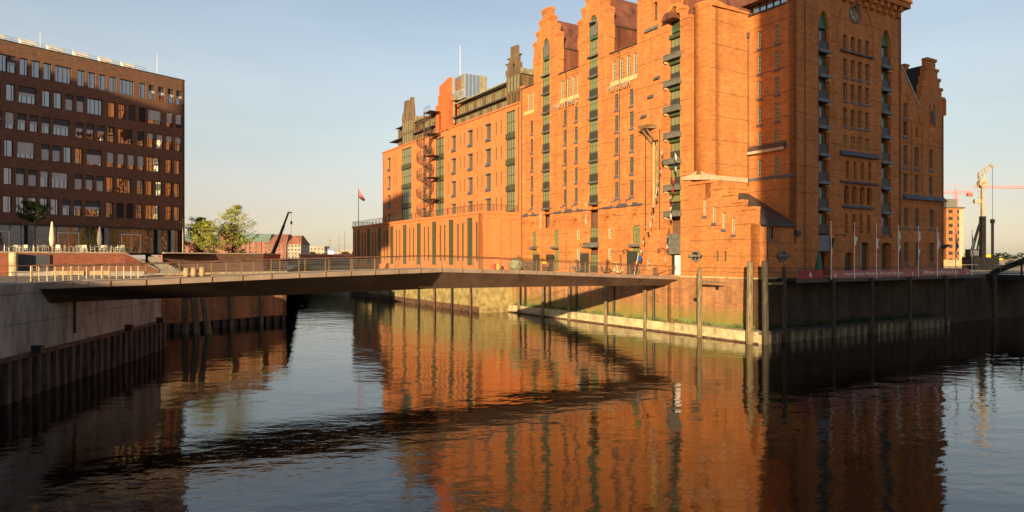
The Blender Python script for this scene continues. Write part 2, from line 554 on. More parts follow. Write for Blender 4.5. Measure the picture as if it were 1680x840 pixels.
def bump(h, dist, prev=None, st=1):
    b = n.nodes.new('ShaderNodeBump')
    b.inputs['Distance'].default_value = dist
    b.inputs['Strength'].default_value = st
    n.links.new(h, b.inputs['Height'])
    if prev: n.links.new(prev, b.inputs['Normal'])
    return b
b1 = bump(wn_(.16, 1, 1.3, .3, 2), .055)
b2 = bump(wn_(.85, .8, 1.25, -.25, 2), .026, b1.outputs[0])
patch = wn_(.028, 1, 1.6, .4, 3)
mr2 = n.nodes.new('ShaderNodeMapRange')
mr2.inputs[1].default_value = .4; mr2.inputs[2].default_value = .6
mr2.inputs[3].default_value = .55; mr2.inputs[4].default_value = 1.15
n.links.new(patch, mr2.inputs[0]); n.links.new(mr2.outputs[0], b2.inputs['Strength'])
calm = wn_(.045, 1, 1, .8, 2)
mr = n.nodes.new('ShaderNodeMapRange')
mr.inputs[1].default_value = .38; mr.inputs[2].default_value = .62
mr.inputs[3].default_value = .25; mr.inputs[4].default_value = 1
n.links.new(calm, mr.inputs[0])
b3 = bump(wn_(4.6, .8, 1.25, .15, 3), .0048, b2.outputs[0])
n.links.new(mr.outputs[0], b3.inputs['Strength'])
n.links.new(b3.outputs[0], pb.inputs['Normal'])
MB().quad((-4000, -3000, 0), (4000, -3000, 0), (4000, 5000, 0), (-4000, 5000, 0)).build('water', wm, kind='structure')

# ground sheets
def sheet(name, pts, z, m):
    return MB().quad(*[(p[0], p[1], z) for p in pts]).build(name, m, kind='structure')
sheet('ground', [AB(0, 0), AB(11, 0), AB(11, -1.2), AB(45.6, -1.2), AB(45.6, -7), AB(160, -7), AB(3000, -7), AB(3500, 4000), AB(0, 4000)], 6.4, M['soil'])
sheet('plaza', [(-14, -60), (-23.9, 0), (-32.7, 63.6), (-42.5, 73.3), (-29.9, 90.5), (-62, 200), (-1700, 2900), (-3500, 2900), (-3500, -60)], 6.7, M['pave'])
sheet('south_bank', [(70, -400), (-5, -60), (-3500, -60.2), (-3500, -400)], 6.5, M['pave'])

# ------------------------------------------------------------------ quay walls
def moss_brick():
    m = BRQ.copy(); m.name = 'mossy_quay_brick'
    t = m.node_tree; b = t.nodes['Principled BSDF']
    src = b.inputs['Base Color'].links[0].from_socket
    tc = t.nodes.new('ShaderNodeTexCoord'); sp = t.nodes.new('ShaderNodeSeparateXYZ')
    t.links.new(tc.outputs['Object'], sp.inputs[0])
    nz = t.nodes.new('ShaderNodeTexNoise'); nz.inputs['Scale'].default_value = .8; nz.inputs['Detail'].default_value = 6
    t.links.new(tc.outputs['Object'], nz.inputs['Vector'])
    ma = t.nodes.new('ShaderNodeMath'); ma.operation = 'MULTIPLY_ADD'
    ma.inputs[1].default_value = 3.2
    t.links.new(nz.outputs[0], ma.inputs[0]); t.links.new(sp.outputs[2], ma.inputs[2])
    mr = t.nodes.new('ShaderNodeMapRange')
    mr.inputs[1].default_value = 3.6; mr.inputs[2].default_value = 5.0; mr.inputs[3].default_value = .85; mr.inputs[4].default_value = 0
    t.links.new(ma.outputs[0], mr.inputs[0])
    mx = t.nodes.new('ShaderNodeMix'); mx.data_type = 'RGBA'
    t.links.new(mr.outputs[0], mx.inputs[0]); t.links.new(src, mx.inputs[6]); mx.inputs[7].default_value = (.20, .17, .045, 1)
    t.links.new(mx.outputs[2], b.inputs['Base Color'])
    return m
BRM = moss_brick()
qw = thing('quay_wall', 'mossy brick quay wall below the tall museum warehouse', 'quay wall', (CX, CY, 0), MR)
def qplane(ax, c, o, name, a0, a1, z0, z1, m):
    p = Plane(qw, 0, ax, c, o); p.wall(name, [(a0, z0), (a1, z0), (a1, z1), (a0, z1)], m, .3); return p
qplane('x', 0, -1, 'brick_face', 0, 11, -1, 6.3, BRM)
qplane('x', -1.2, -1, 'brick_face', 11, 45.6, -1, 6.3, BRM)
BRF = brick('far_orange_brick', (.38, .15, .055), (.30, .12, .045), (.3, .15, .08), bw=.6, rh=.25)
BRS = brick('sooty_quay_brick', (.07, .045, .03), (.05, .034, .023), (.06, .045, .03), big=.4, soot=.45)  # near-black copy of the quay brick; the front's shade put into its colour
qplane('y', 11, -1, 'brick_return', -1.2, 0, -1, 6.3, BRM)
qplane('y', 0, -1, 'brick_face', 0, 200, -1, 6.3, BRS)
MB().box(-1.28, 0, 11, 45.6, 6.3, 6.42).build('coping', M['ledge'], qw)
MB().box(-.1, .02, -.1, 11, 6.28, 6.42).box(0, 160, -.1, .02, 6.28, 6.42).build('string_course', M['ledge'], qw)
for k, (a, z) in enumerate([(5.0, 5.2), (8.2, 3.8)]):
    MB().box(-.06, .1, a - .2, a + .2, z - .2, z + .2).build('drain_hole', M['dark'], qw)
for k, (x, z) in enumerate([(1.9, 4.9), (1.9, 3.3), (2.0, 1.6)]):
    MB().box(x - .18, x + .18, -.05, .1, z - .18, z + .18).build('drain_hole', M['dark'], qw)
# ladders on the wall
for a in (10.3, 9.3):
    b = MB(); b.tube((-.12, a - .2, 1.1), (-.12, a - .2, 6.2), .025).tube((-.12, a + .2, 1.1), (-.12, a + .2, 6.2), .025)
    for k in range(16): b.tube((-.12, a - .2, 1.3 + k * .3), (-.12, a + .2, 1.3 + k * .3), .018, n=4)
    b.build('ladder', M['rusty'], qw) if a > 10 else None
lg = thing('quay_ledge', 'low concrete ledge along the water under the museum wall', 'ledge', (CX, CY, 0), MR)
a = -2.0
for k, e in enumerate([3.6, 9.4, 14.0, 21.2, 29.1, 35.5, 40.5, 45.6]):
    jz = [1.15, 1.17, 1.13, 1.16, 1.14, 1.18, 1.12, 1.15][k]
    MB().box(-2 + R.uniform(-.03, .03), -.02, a + .03, e - .03, -1, jz).build('concrete_block', M['ledge'], lg)
    a = e
MB().box(-1.96, -.06, -1.95, 45.5, -1, 1.02).build('ledge_core', M['rusty'], lg)
MB().box(-2.1, -1.99, -2.0, 45.5, -.5, .16).build('tide_line', M['rusty'], lg)

def sheetpile(b, p0, p1, z0, z1, pitch=1.0, dep=.32, out=(0, 0)):
    p0, p1 = V(p0), V(p1); L = (p1 - p0).length; d = (p1 - p0) / L
    n = V(out).normalized(); pts = []
    k = 0; t = 0.0
    while t < L:
        for f, e in ((0, 0), (.32, 0), (.42, 1), (.78, 1), (.9, 0)):
            if t + f * pitch <= L: pts.append(p0 + d * (t + f * pitch) + n * dep * e)
        t += pitch
    pts.append(p1)
    for a, c in zip(pts, pts[1:]): b.quad((a.x, a.y, z0), (c.x, c.y, z0), (c.x, c.y, z1), (a.x, a.y, z1))
b = MB(); sheetpile(b, (-1.7, -1.95), (33.5, -1.95), -1, 1.0, 1.25, .42, (0, -1))
ls = thing('sheet_pile_ledge', 'rusty sheet pile ledge along the shaded museum front', 'ledge', (CX, CY, 0), MR)
b.build('sheet_piling', M['palepile'], ls)
MB().box(-2, 33.5, -2.42, -.02, .98, 1.13).build('cap_beam', M['pile'], ls)
MB().box(33.3, 33.5, -1.9, 0, -1, 1).build('end_plate', M['rusty'], ls)
# plants growing on the ledge
def grass(name, lines, lab, n, hh, m):
    b = MB()
    for (a0, b0, a1, b1) in lines:
        L = math.hypot(a1 - a0, b1 - b0)
        for k in range(int(n * L)):
            t = R.random(); dens = .5 + .5 * math.sin(t * L * 1.3 + a0) * math.sin(t * L * .37 + 2)
            if R.random() > dens: continue
            a = a0 + (a1 - a0) * t; bb = b0 + (b1 - b0) * t + R.uniform(-.12, .12)
            h = hh * R.uniform(.3, 1) * (.5 + dens * .7); th = R.uniform(0, 6.28); w = R.uniform(.02, .05)
            x, y, _ = AB(a, bb)
            lx, ly = R.uniform(-.15, .15), R.uniform(-.15, .15)
            b.quad((x - w * math.cos(th), y - w * math.sin(th), 1.12), (x + w * math.cos(th), y + w * math.sin(th), 1.12), (x + lx, y + ly, 1.12 + h))
            h *= .8
            b.quad((x + lx - .06, y + ly, 1.12 + h), (x + lx + .05, y + ly - .05, 1.1 + h), (x + lx + .02, y + ly, 1.24 + h))
    o = b.build(name, m); o['kind'] = 'stuff'; o['label'] = lab; o['category'] = 'grass'
grass('grass', [(0, -.3, 11, -.3), (11, -1.45, 45, -1.45), (4, -.6, 10, -.6)], 'green weeds growing along the foot of the sunlit quay wall', 90, .6, M['weed'])
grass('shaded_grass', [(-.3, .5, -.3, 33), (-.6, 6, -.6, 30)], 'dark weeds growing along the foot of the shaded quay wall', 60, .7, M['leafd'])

# office podium quay wall
q2 = thing('quay_wall', 'yellowish quay wall under the long podium of the office wing', 'quay wall', (CX, CY, 0), MR)
p = Plane(q2, 0, 'x', -7, -1)
a = 45.6
while a < 160:
    e = min(a + 6.75, 160)
    Plane(q2, 0, 'x', -7 - R.uniform(0, .03), -1).wall('wall_panel', [(a + .02, .95), (e - .02, .95), (e - .02, 6.4), (a + .02, 6.4)], M['moss'], .5)
    a = e
MB().box(-6.9, -6, 45.7, 160, -1, 6.3).build('wall_core', M['ledge'], q2)
MB().box(-7, -1.2, 45.6, 45.9, -1, 6.38).build('return_wall', M['moss'], q2)
b = MB()
a = 46
while a < 108:
    b.prism([(-7.12, a, .1), (-7.12, a + 1.5, .1), (-6.8, a + 1.5, -.6), (-6.8, a, -.6)], [(-7.2, a, .95), (-7.2, a + 1.5, .95), (-6.8, a + 1.5, .95), (-6.8, a, .95)]); a += 1.68
b.build('base_arches', M['rusty'], q2)

# left concrete quay
LQ = [(-14.9, -60), (-24.3, 7.4), (-29.4, 38.7), (-32.7, 63.6), (-42.5, 73.3)]
lq = thing('quay_wall', 'grey concrete quay wall with steel sheet piling at the left', 'quay wall', (0, 0, 0))
for k in range(4):
    p0, p1 = V(LQ[k]), V(LQ[k + 1]); L = (p1 - p0).length; d = (p1 - p0) / L
    nn = V((d.y, -d.x))
    m = max(1, round(L / 6.2))
    for i in range(m):
        for (z0, z1, off) in ((2.55, 4.42, 0), (4.45, 6.3, .012)):
            a, c = p0 + d * (L * i / m + .02), p0 + d * (L * (i + 1) / m - .02)
            a2, c2 = a - nn * .6, c - nn * .6; a, c = a + nn * off, c + nn * off
            MB().prism([(a.x, a.y, z0), (c.x, c.y, z0), (c2.x, c2.y, z0), (a2.x, a2.y, z0)], [(a.x, a.y, z1), (c.x, c.y, z1), (c2.x, c2.y, z1), (a2.x, a2.y, z1)]).build('concrete_panel', M['conc'], lq)
        a, c = p0 + d * (L * i / m + .015), p0 + d * (L * (i + 1) / m - .015)
        e1, e2 = a + nn * .22, c + nn * .22; a2, c2 = a - nn * .8, c - nn * .8; f1, f2 = a + nn * .12, c + nn * .12
        MB().prism([(f1.x, f1.y, 6.3), (f2.x, f2.y, 6.3), (c2.x, c2.y, 6.3), (a2.x, a2.y, 6.3)], [(e1.x, e1.y, 6.86), (e2.x, e2.y, 6.86), (c2.x, c2.y, 6.86), (a2.x, a2.y, 6.86)]).build('coping_stone', M['conc'], lq)
    b = MB(); q0, q1 = p0 + nn * .12, p1 + nn * .12
    sheetpile(b, q0, q1, -1, 2.5, 1.05, .38, nn)
    b.build('sheet_piling', M['pile'], lq)
    q0, q1 = p0 + nn * .58, p1 + nn * .58; r0, r1 = p0, p1
    MB().prism([(q0.x, q0.y, 2.45), (q1.x, q1.y, 2.45), (r1.x, r1.y, 2.45), (r0.x, r0.y, 2.45)], [(q0.x, q0.y, 2.62), (q1.x, q1.y, 2.62), (r1.x, r1.y, 2.62), (r0.x, r0.y, 2.62)]).build('cap_beam', M['rusty'], lq)
for (px, py) in ((-29.35, 41.5), (-31.1, 54.6), (-32.0, 61.2)):
    MB().box(px + .1, px + .7, py, py + .3, 2.6, 3.1).build('mooring_ring_box', M['dark'], lq)
MB().box(-30.6, -30.45, 47.6, 47.75, 3.2, 6.3).build('drain_pipe', M['dark'], lq)

# second, brown quay wall behind the bridge
q3 = thing('quay_wall', 'brown brick quay wall with stained face behind the footbridge', 'quay wall', (-42.5, 73.3, 0), math.atan2(17.2, 12.6))
p = Plane(q3, 0, 'y', 0, -1)
p.wall('brick_face', [(0, .95), (21.3, .95), (21.3, 6.5), (0, 6.5)], BRQ, .6)
Plane(q3, 0, 'x', 21.3, 1).wall('brick_face', [(0, .95), (115, .95), (115, 6.5), (0, 6.5)], BRQ, .6)
MB().box(-.5, 21.4, -.1, .6, 6.5, 6.72).build('coping', M['ledge'], q3)
b = MB(); x = .2
while x < 21: b.box(x, x + .55, -.05, .5, -1, .95); x += 1.2
b.box(.1, 21.2, .3, .6, -1, .95).build('timber_piles', M['dark'], q3)
for x in (13.2, 17.4): MB().tube((x, -.35, -1), (x, -.3, 6.3), .22, .2, 8).build('fender_pile', M['wood'], q3)

# mooring piles
def pile(name, x, y, z, lab, r=.21, lean=(0, 0), m=None, z0=-1.5, n=8):
    t = thing(name, lab, 'mooring pile', (x, y, 0), 0, 'timber and steel mooring piles')
    h = z - z0
    MB().tube((-lean[0] * .2, -lean[1] * .2, z0), (lean[0], lean[1], z), r * 1.08, r * .96, n).build('post', m or M['wood'], t)
    b = MB(); b.lathe([(r * .98, z), (r * .6, z + .05)], (lean[0], lean[1], 0), n); b.build('post_cap', M['dark'], t)
    return t
def pileAB(a, b_, z, lab, **k):
    x, y, _ = AB(a, b_); return pile('mooring_pile', x, y, z, lab, **k)
pileAB(-1.3, -2.5, 8.05, 'thick pale timber pile in the sun at the quay corner', r=.31, lean=(.1, .05))
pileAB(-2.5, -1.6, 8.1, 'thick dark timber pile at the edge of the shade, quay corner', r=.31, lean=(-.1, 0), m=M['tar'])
pileAB(5.36, -2.3, 7.3, 'steel pile with a bracket arm beneath the round sign in the sun', r=.26)
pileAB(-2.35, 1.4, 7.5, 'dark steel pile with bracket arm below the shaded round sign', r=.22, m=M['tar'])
for nm, a, zt in (('nearest the museum end of the footbridge', 13.9, 6.2), ('second from the museum end of the footbridge', 21.1, 6.2), ('third from the museum end of the footbridge', 29.0, 6.2), ('fourth from the museum end of the footbridge', 35.4, 6.3), ('beside the office podium corner', 42.0, 6.3)):
    pileAB(a, -2.28, zt, 'weathered pile on the sunlit ledge, ' + nm, r=.2)
    pileAB(a - .7, -1.55, zt - .1, 'dark post behind the ledge pile, ' + nm, r=.15, m=M['dark'], z0=1.0)
for i, a in enumerate((47.8, 54.4, 61.2, 68, 75, 81.9, 88.7, 96.2, 103.2)):
    pileAB(a, -7.5, 6.3, 'slim fender pile on the podium quay wall, %s from its museum end' % ORD[i], r=.15, m=M['dark'] if i % 2 else M['rusty'])
for i, b_ in enumerate((9.3, 16.3, 24.0, 32.0)):
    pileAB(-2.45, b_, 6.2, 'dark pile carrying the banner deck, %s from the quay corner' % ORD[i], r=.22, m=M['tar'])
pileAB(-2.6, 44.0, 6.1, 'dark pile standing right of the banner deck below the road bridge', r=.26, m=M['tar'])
for i, (x, y, lx) in enumerate(((-36.4, 76, .0), (-34.9, 75.6, -.5), (-33.6, 75.8, -1.0))):
    pile('mooring_pile', x, y, 5.9, '%s timber of the leaning three-pile dolphin behind the footbridge' % ('left', 'middle', 'right')[i], r=.36, lean=(lx, 0))
for (a, b_, rz) in ((5.36, -2.2, 0), (-2.3, 1.4, 1)):
    x, y, _ = AB(a, b_)
    t = thing('bracket_arm', ('rusty' if rz else 'sunlit brown') + ' horizontal bracket arm bolted to the %s pile' % ('shaded' if rz else 'sunlit'), 'bracket', (x, y, 5.75), MR)
    if not rz: MB().prism([(-.06, 0, 0), (.06, 0, 0), (.06, -3.4, .12), (-.06, -3.4, .12)], [(-.06, 0, .35), (.06, 0, .35), (.06, -3.4, .22), (-.06, -3.4, .22)]).build('arm', M['wood'], t)
    else: MB().prism([(0, -.06, 0), (0, .06, 0), (-3.0, .06, .12), (-3.0, -.06, .12)], [(0, -.06, .3), (0, .06, .3), (-3.0, .06, .22), (-3.0, -.06, .22)]).build('arm', M['wood'], t)
t = thing('boat_ladder', 'bent steel boat ladder on the sunlit concrete ledge', 'ladder', AB(9.6, -2.1), MR)
b = MB()
for dy in (-.3, .3): b.path([(-.05, dy, -.3), (-.05, dy, 1.5), (.2, dy, 1.65), (.5, dy, 1.5), (.5, dy, 1.15)], .03)
for k in range(5): b.tube((-.05, -.3, .1 + k * .28), (-.05, .3, .1 + k * .28), .022)
b.build('frame', M['rusty'], t)

# ------------------------------------------------------------------ MUSEUM
mu = thing('museum_warehouse', 'tall orange brick warehouse museum with stepped gables and green hoist doors', 'warehouse', (CX, CY, 6.4), MR)
ZB = 6.4
GR = 2.86
slabz = [13.05 + GR * k for k in range(8)]
jt = [6.95, 9.25, 11.95] + [15.0 + GR * k for k in range(8)]
def doorbay(pl, a, w, zs, top, dep, fm=M['greend'], slabm=None, proud=.22, sw=.16, st=.17, pm=G_D):
    """stack of hoist doors with a stone slab under each"""
    for z in zs:
        h = min(2.5, top - z - .3)
        o = pl.win(a, z + .02, w - .04, h, 'rect', dep, .07, [.34, .66], [.45, .78], fm, pm, name='hoist_door', cut=False)
        MB().box(-w / 2 + .05, w / 2 - .05, -.12, -.06, .02, 1.0).build('balustrade', M['rail'], o)
        b = MB()
        pl.slabbox(b, a - w / 2 - sw, a + w / 2 + sw * .3, z - st, z, -proud, dep)
        pl.slabbox(b, a - w / 2 - sw * .5, a + w / 2, z - st - .08, z - st, -proud * .5, dep)
        b.build('balcony_slab', slabm or M['slab'], pl.pa)
# base wall
w1 = Plane(mu, ZB, 'x', 0)
def niche(pl, a, w, z0, z1, d=.22): pl.hole(a, z0, w, z1 - z0, 'point', d)
G2 = M['green']
# hoist bays are open to the base storey
w1.holes.append(([(36.97, 12.9), (38.9, 12.9), (38.9, 14.999), (36.97, 14.999)], .6))
w1.holes.append(([(25.55, 6.5), (27.75, 6.5), (27.75, 14.999), (25.55, 14.999)], .6))
w1.holes.append(([(10.45, 6.5), (12.5, 6.5), (12.5, 14.999), (10.45, 14.999)], .8))
nb = Plane(mu, ZB, 'x', .5)      # back of the pointed niches
NIC = ((41.5, 1), (35.65, 1), (30.55, 0), (23.65, 0), (18.35, 1))
def arcp(a, hw, z0, zs, za):
    P = [(a + hw - (1 - math.cos(1.15 * k / 6)) * hw / (1 - math.cos(1.15)), zs + (za - zs) * math.sin(1.15 * k / 6) / math.sin(1.15)) for k in range(7)]
    return [(a - hw, z0), (a + hw, z0)] + P + [(2 * a - x, z) for x, z in P[-2::-1]]
for a, dr in NIC:
    w1.holes.append((arcp(a, 1.0, 6.45, 12.35, 14.1), .5))
    if dr:
        nb.win(a, 10.3, 1.7, 2.3, 'seg', .1, .08, [.34, .66], [.45, .75], G2, G_D, name='hoist_door')
        nb.win(a, 6.6, 1.7, 3.15, 'rect', .1, .08, 1, [.6], G2, G_D, name='door')
        w1.bar('balcony_slab', a - 1.0, a + 1.0, 9.86, 10.2, -.2, .5, M['slab'])
    else:
        nb.win(a, 11.05, .75, 1.5, 'arch', .1, .1, 1, 3, M['cream'], G_M)
        nb.win(a, 8.3, .8, 1.45, 'rect', .1, .1, 1, 3, M['cream'], G_M)
    nb.wall('niche_wall', [(a - 1.02, 6.45), (a + 1.02, 6.45), (a + 1.02, 14.2), (a - 1.02, 14.2)], BR, .3)
w1.win(15.75, 7.2, .75, 1.2, 'arch', .2, .06, 1, 1, M['cream'], G_M)
for a, z in ((33.0, 7.0), (21.0, 7.0)): w1.win(a, z, .5, 1.9, 'rect', .25, .06, 0, 0, M['frame'], G_M, name='side_door')
w1.wall('base_wall', [(8.97, 6.4), (45.3, 6.4), (45.3, 15.0), (8.97, 15.0)], BR)
w1.bands([6.95, 9.25, 11.95, 13.9], 9, 45.3, M['band'])
# pointed blind arches round the low windows
for a, _d in NIC:
    b = MB(); hw = 1.12; P = []
    for k in range(7):
        th = 1.15 * k / 6; P.append((a + hw - (1 - math.cos(th)) * hw / (1 - math.cos(1.15)), 12.4 + 1.9 * math.sin(th) / math.sin(1.15)))
    P = [(a + hw, 9.3)] + P + [(2 * a - x, z) for x, z in P[-2::-1]] + [(a - hw, 9.3)]
    for (x0, z0), (x1, z1) in zip(P, P[1:]):
        for off, pr in ((0, .05), (.17, .16)):
            def q(x, z, o=off):
                d = V((x - a, z - 12)); s = 1 + o / max(.3, d.length)
                return (a + d.x * s, 12 + d.y * s if z > 12 else z) if z > 12 else (x + (o if x > a else -o), z)
            A0, A1, B0, B1 = q(x0, z0), q(x1, z1), q(x0, z0, off + .17), q(x1, z1, off + .17)
            b.prism([w1.P(*A0, .0), w1.P(*A1, .0), w1.P(*B1, .0), w1.P(*B0, .0)], [w1.P(*A0, -pr), w1.P(*A1, -pr), w1.P(*B1, -pr), w1.P(*B0, -pr)])
    b.build('arch_moulding', BR, mu)
# slate offset ledge over the base
def ledge(pl, a0, a1, z, hh, proud, inn, m, name='slate_ledge'):
    P = lambda a, zz, d: pl.P(a, zz, d)
    MB().prism([P(a0, z, -proud), P(a1, z, -proud), P(a1, z, inn), P(a0, z, inn)], [P(a0, z + .06, -proud), P(a1, z + .06, -proud), P(a1, z + hh, inn), P(a0, z + hh, inn)]).build(name, m, pl.pa)
for a0, a1 in ((39.5, 44.6), (27.9, 36.9), (16.8, 25.4)): ledge(w1, a0, a1, 14.95, .5, .25, .3, M['slate'])
b = MB()
for a in (42.3, 39.9, 36.3, 33.55, 30.8, 28.4, 25.0, 22.1, 19.2):      # small upstands of brick through the slate
    b.mark(); w1.slabbox(b, a - .38, a + .38, 14.1, 15.75, -.14, .1)
b.build_each('ledge_upstand', BR, mu)
b = MB()
for a in (42.3, 36.3, 33.55, 30.8, 25.0, 22.1, 19.2): b.mark(); w1.slabbox(b, a - .2, a + .6, 15.7, 15.85, -.17, .15)
b.build_each('upstand_cap', M['slate'], mu)
# left splay stones of the lowest hoist door
for a, z0, z1 in ((39.15, 12.9, 15.4), (28.0, 13.1, 16.0)):
    b = MB(); w1.slabbox(b, a, a + .28, z0, z1, -.12, .3); b.build('pale_jamb', M['cope'], mu)
w1.bar('rounded_sill', 25.2, 28.2, 9.9, 10.55, -.5, .3, M['slab'])
doorbay(w1, 26.6, 2.0, [10.2], 12.9, .35, st=.1)
doorbay(w1, 26.6, 2.0, [6.45], 10, .35, st=.05, proud=.1)
w1.bar('door_head', 36.9, 39, 12.78, 12.9, -.05, .4, BR)

def cap(b, pl, a0, a1, z, d1=.9):
    b.mark()
    pl.slabbox(b, a0 - .14, a1 + .14, z - .32, z - .02, -.16, d1)
    pl.slabbox(b, a0 - .06, a1 + .06, z - .6, z - .32, -.08, d1)
    pl.slabbox(b, a0 - .02, a1 + .02, z, z + .14, -.04, d1)
def gable(pl, c, base, steps, extra=None):
    """outline of a stepped gable: steps = [(half width, top z)...] widest first"""
    L = [(c + steps[0][0], base)]
    for i, (hw, z) in enumerate(steps):
        L.append((c + hw, z))
        if i + 1 < len(steps): L.append((c + steps[i + 1][0], z))
    Rr = [(2 * c - a, z) for a, z in reversed(L)]
    return L + Rr
ST = [(3.3, 41.35), (2.5, 42.8), (1.7, 44.2), (.95, 45.65)]
for c in (37.95, 26.55):
    g = Plane(mu, ZB, 'x', 0)
    w = 1.95
    g.holes.append(([(c - w / 2, 15.01), (c + w / 2, 15.01), (c + w / 2, 38.2), (c + w / 2 + .08, 38.2)] + [(c + (w / 2 + .08) * math.cos(t) ** .8, 38.9 + 2.3 * math.sin(t)) for t in [math.pi / 2 * k / 6 for k in range(6)]] + [(c, 41.25)] + [(c - (w / 2 + .08) * math.cos(t) ** .8, 38.9 + 2.3 * math.sin(t)) for t in [math.pi / 2 * k / 6 for k in range(5, -1, -1)]] + [(c - w / 2 - .08, 38.2), (c - w / 2, 38.2)], .6))
    g.wall('gable_wall', gable(g, c, 15.0, ST), BR, .9, back=True)
    g.bands(jt[3:] + [38.0], c - 3.3, c + 3.3, M['band'])
    doorbay(g, c, w, [15.9] + slabz[2:], 60, .14)
    b = MB(); g.slabbox(b, c - w / 2 - .2, c + w / 2 + .1, 35.6, 35.8, -.32, .35); b.build('balcony_slab', M['slab'], mu)
    g.win(c, 35.8, w - .04, 2.1, 'rect', .14, .07, [.34, .66], [.45], M['greend'], G_D, name='hoist_door', cut=False)
    o = g.win(c, 38.1, w + .1, 3.1, 'point', .14, .16, 0, [.12], M['green'], G_M, name='arched_window', cut=False)
    MB().box(-.7, .7, -.02, .04, .45, 2.2).build('screen', M['slab'], o)
    b = MB()
    for i, (hw, z) in enumerate(ST):
        if i == 3: cap(b, g, c - hw, c + hw, z)
        else:
            nx = ST[i + 1][0]
            cap(b, g, c + nx, c + hw, z); cap(b, g, c - hw, c - nx, z)
    for sg in (-1, 1):                                                     # corbelled shoulders
        b.mark(); g.slabbox(b, c + sg * 3.3 - .12, c + sg * 3.3 + .12, 37.4, 39.0, -.1, .9)
    b.build_each('gable_coping', BR, mu)
    # roof of the cross gable behind
    P = g.P
    z0, zr = 39.1, 44.3
    rf = MB()
    rf.quad(P(c - 3.15, z0, .9), P(c - 3.15, z0, 14), P(c, zr, 14), P(c, zr, .9))
    rf.quad(P(c + 3.15, z0, .9), P(c + 3.15, z0, 14), P(c, zr, 14), P(c, zr, .9))
    rf.build('roof', M['cop'], mu)
    for sg in (-1, 1):
        for k in range(16):
            d0 = .95 + k * .8
            b = MB(); g.slabbox(b, c + sg * 3.1 - .04, c + sg * 3.1 + .04, 35.6, 39.1, d0, d0 + .77); b.build('cladding_panel', M['cop'], mu)
    MB().box(*sorted((P(0, 0, .9)[0], P(0, 0, 14)[0])), c - 3.3, c - 3.0, 39.05 - ZB, 39.2 - ZB).build('gutter', M['roof'], mu)
    b = MB()
    for z in (39.9, 41.1, 42.5, 43.8):
        hw = 3.15 * (44.3 - z) / 5.2
        g.slabbox(b, c - hw - .3, c - hw - .1, z - .3, z + .2, .92, 1.25)
    b.build('snow_brackets', M['dark'], mu)
# hood over the second arched window
MB().prism([w1.P(25.9, 40.1, -.5), w1.P(27.1, 40.1, -.5), w1.P(27.1, 40.1, .5), w1.P(25.9, 40.1, .5)], [w1.P(26.1, 40.35, -.45), w1.P(26.9, 40.35, -.45), w1.P(26.9, 40.6, .5), w1.P(26.1, 40.6, .5)]).build('window_hood', M['slab'], mu)
# recessed fields between the bays
for (a0, a1, cols, tops) in ((41.25, 44.4, (42.3,), (43.0, 41.75)), (29.85, 34.65, (33.55, 30.85), (34.15, 32.75, 31.4, 30.3)), (17.8, 23.25, (22.1, 19.2), (22.6, 21.15, 19.8, 18.5))):
    s = Plane(mu, ZB, 'x', .3)
    for a in tops: s.win(a, 31.5, .8, 2.7, 'arch', .14, .06, 1, 5, M['cream'], G_M)
    for a in cols:
        for k in range(5):
            s.win(a, 16.3 + GR * k, .78, 2.0 if k < 4 else 2.0, 'seg' if k == 4 else 'rect', .12, .04, 1, 3, M['frame'], G_M, sill=.35)
    s.wall('field_wall', [(a0, 15.0), (a1, 15.0), (a1, 35.35), (a0, 35.35)], BR)
    s.bands(jt[3:-1], a0, a1, M['band'])
    s.bar('sill_band', a0 + .02, a1 - .02, 30.85, 31.42, -.1, .05, M['sand'])
    b = MB(); k = a0 + .15
    while k < a1 - .2: s.slabbox(b, k, k + .16, 34.45, 34.85, -.12, .05); k += .34
    s.slabbox(b, a0, a1, 34.85, 35.1, -.16, .05)
    b.build('dentil_cornice', BR, mu)
    ledge(s, a0, a1, 35.2, .5, .34, .9, M['cop'], 'eaves_strip')
    s.bar('gutter', a0, a1, 35.08, 35.2, -.34, -.16, M['roof'])
    for a in cols:
        b = MB()
        for i in (-1, 1): b.mark(); s.slabbox(b, a + i * .75 - .08, a + i * .75 + .08, 28.8, 29.7, -.07, .02)
        b.build_each('corbel_strip', BRT, mu)
w1.wall('edge_pier', [(44.4, 15.0), (45.3, 15.0), (45.3, 35.6), (44.4, 35.6)], BR)
for a in (44.6, 33.05, 21.4):
    b = MB(); b.tube((-.1 if a > 44 else .2, a, 34.8 - ZB), (-.1 if a > 44 else .2, a, .3), .055); b.tube((-.1 if a > 44 else .2, a, 34.8 - ZB), (-.1 if a > 44 else .2, a, 35.2 - ZB), .12, .16)
    b.build('downpipe', M['roof'], mu)
# tower with the third hoist bay
tw = Plane(mu, ZB, 'x', 0)
tw.holes.append(([(10.5, 15.01), (12.45, 15.01), (12.45, 35.2), (12.4, 36.4), (12.1, 37.3), (11.5, 37.8), (10.9, 37.3), (10.55, 36.4), (10.5, 35.2)], .8))
tw.win(14.6, 36.9, .75, 2.3, 'arch', .35, .07, 1, 4, M['frame'], G_M)
tw.holes.append(([(14.1, 12.9), (15.3, 12.9), (15.3, 22.6), (14.1, 22.6)], .12))
tw.wall('tower_wall', [(17.8, 15.0), (17.8, 46.0), (12.6, 46.0), (12.6, 40.0), (11.8, 40.0), (11.8, 38.7), (10.9, 38.7), (10.9, 37.3), (10.1, 37.3), (10.1, 35.9), (8.97, 35.9), (8.97, 15.0)], BR, .9, back=True)
tw.bands([z for z in jt[3:]], 9, 17.8, M['band'])
for z in (18.3, 21.1): tw.bar('wall_joint', 9, 10.4, z, z + .04, -.015, 0, M['band'])
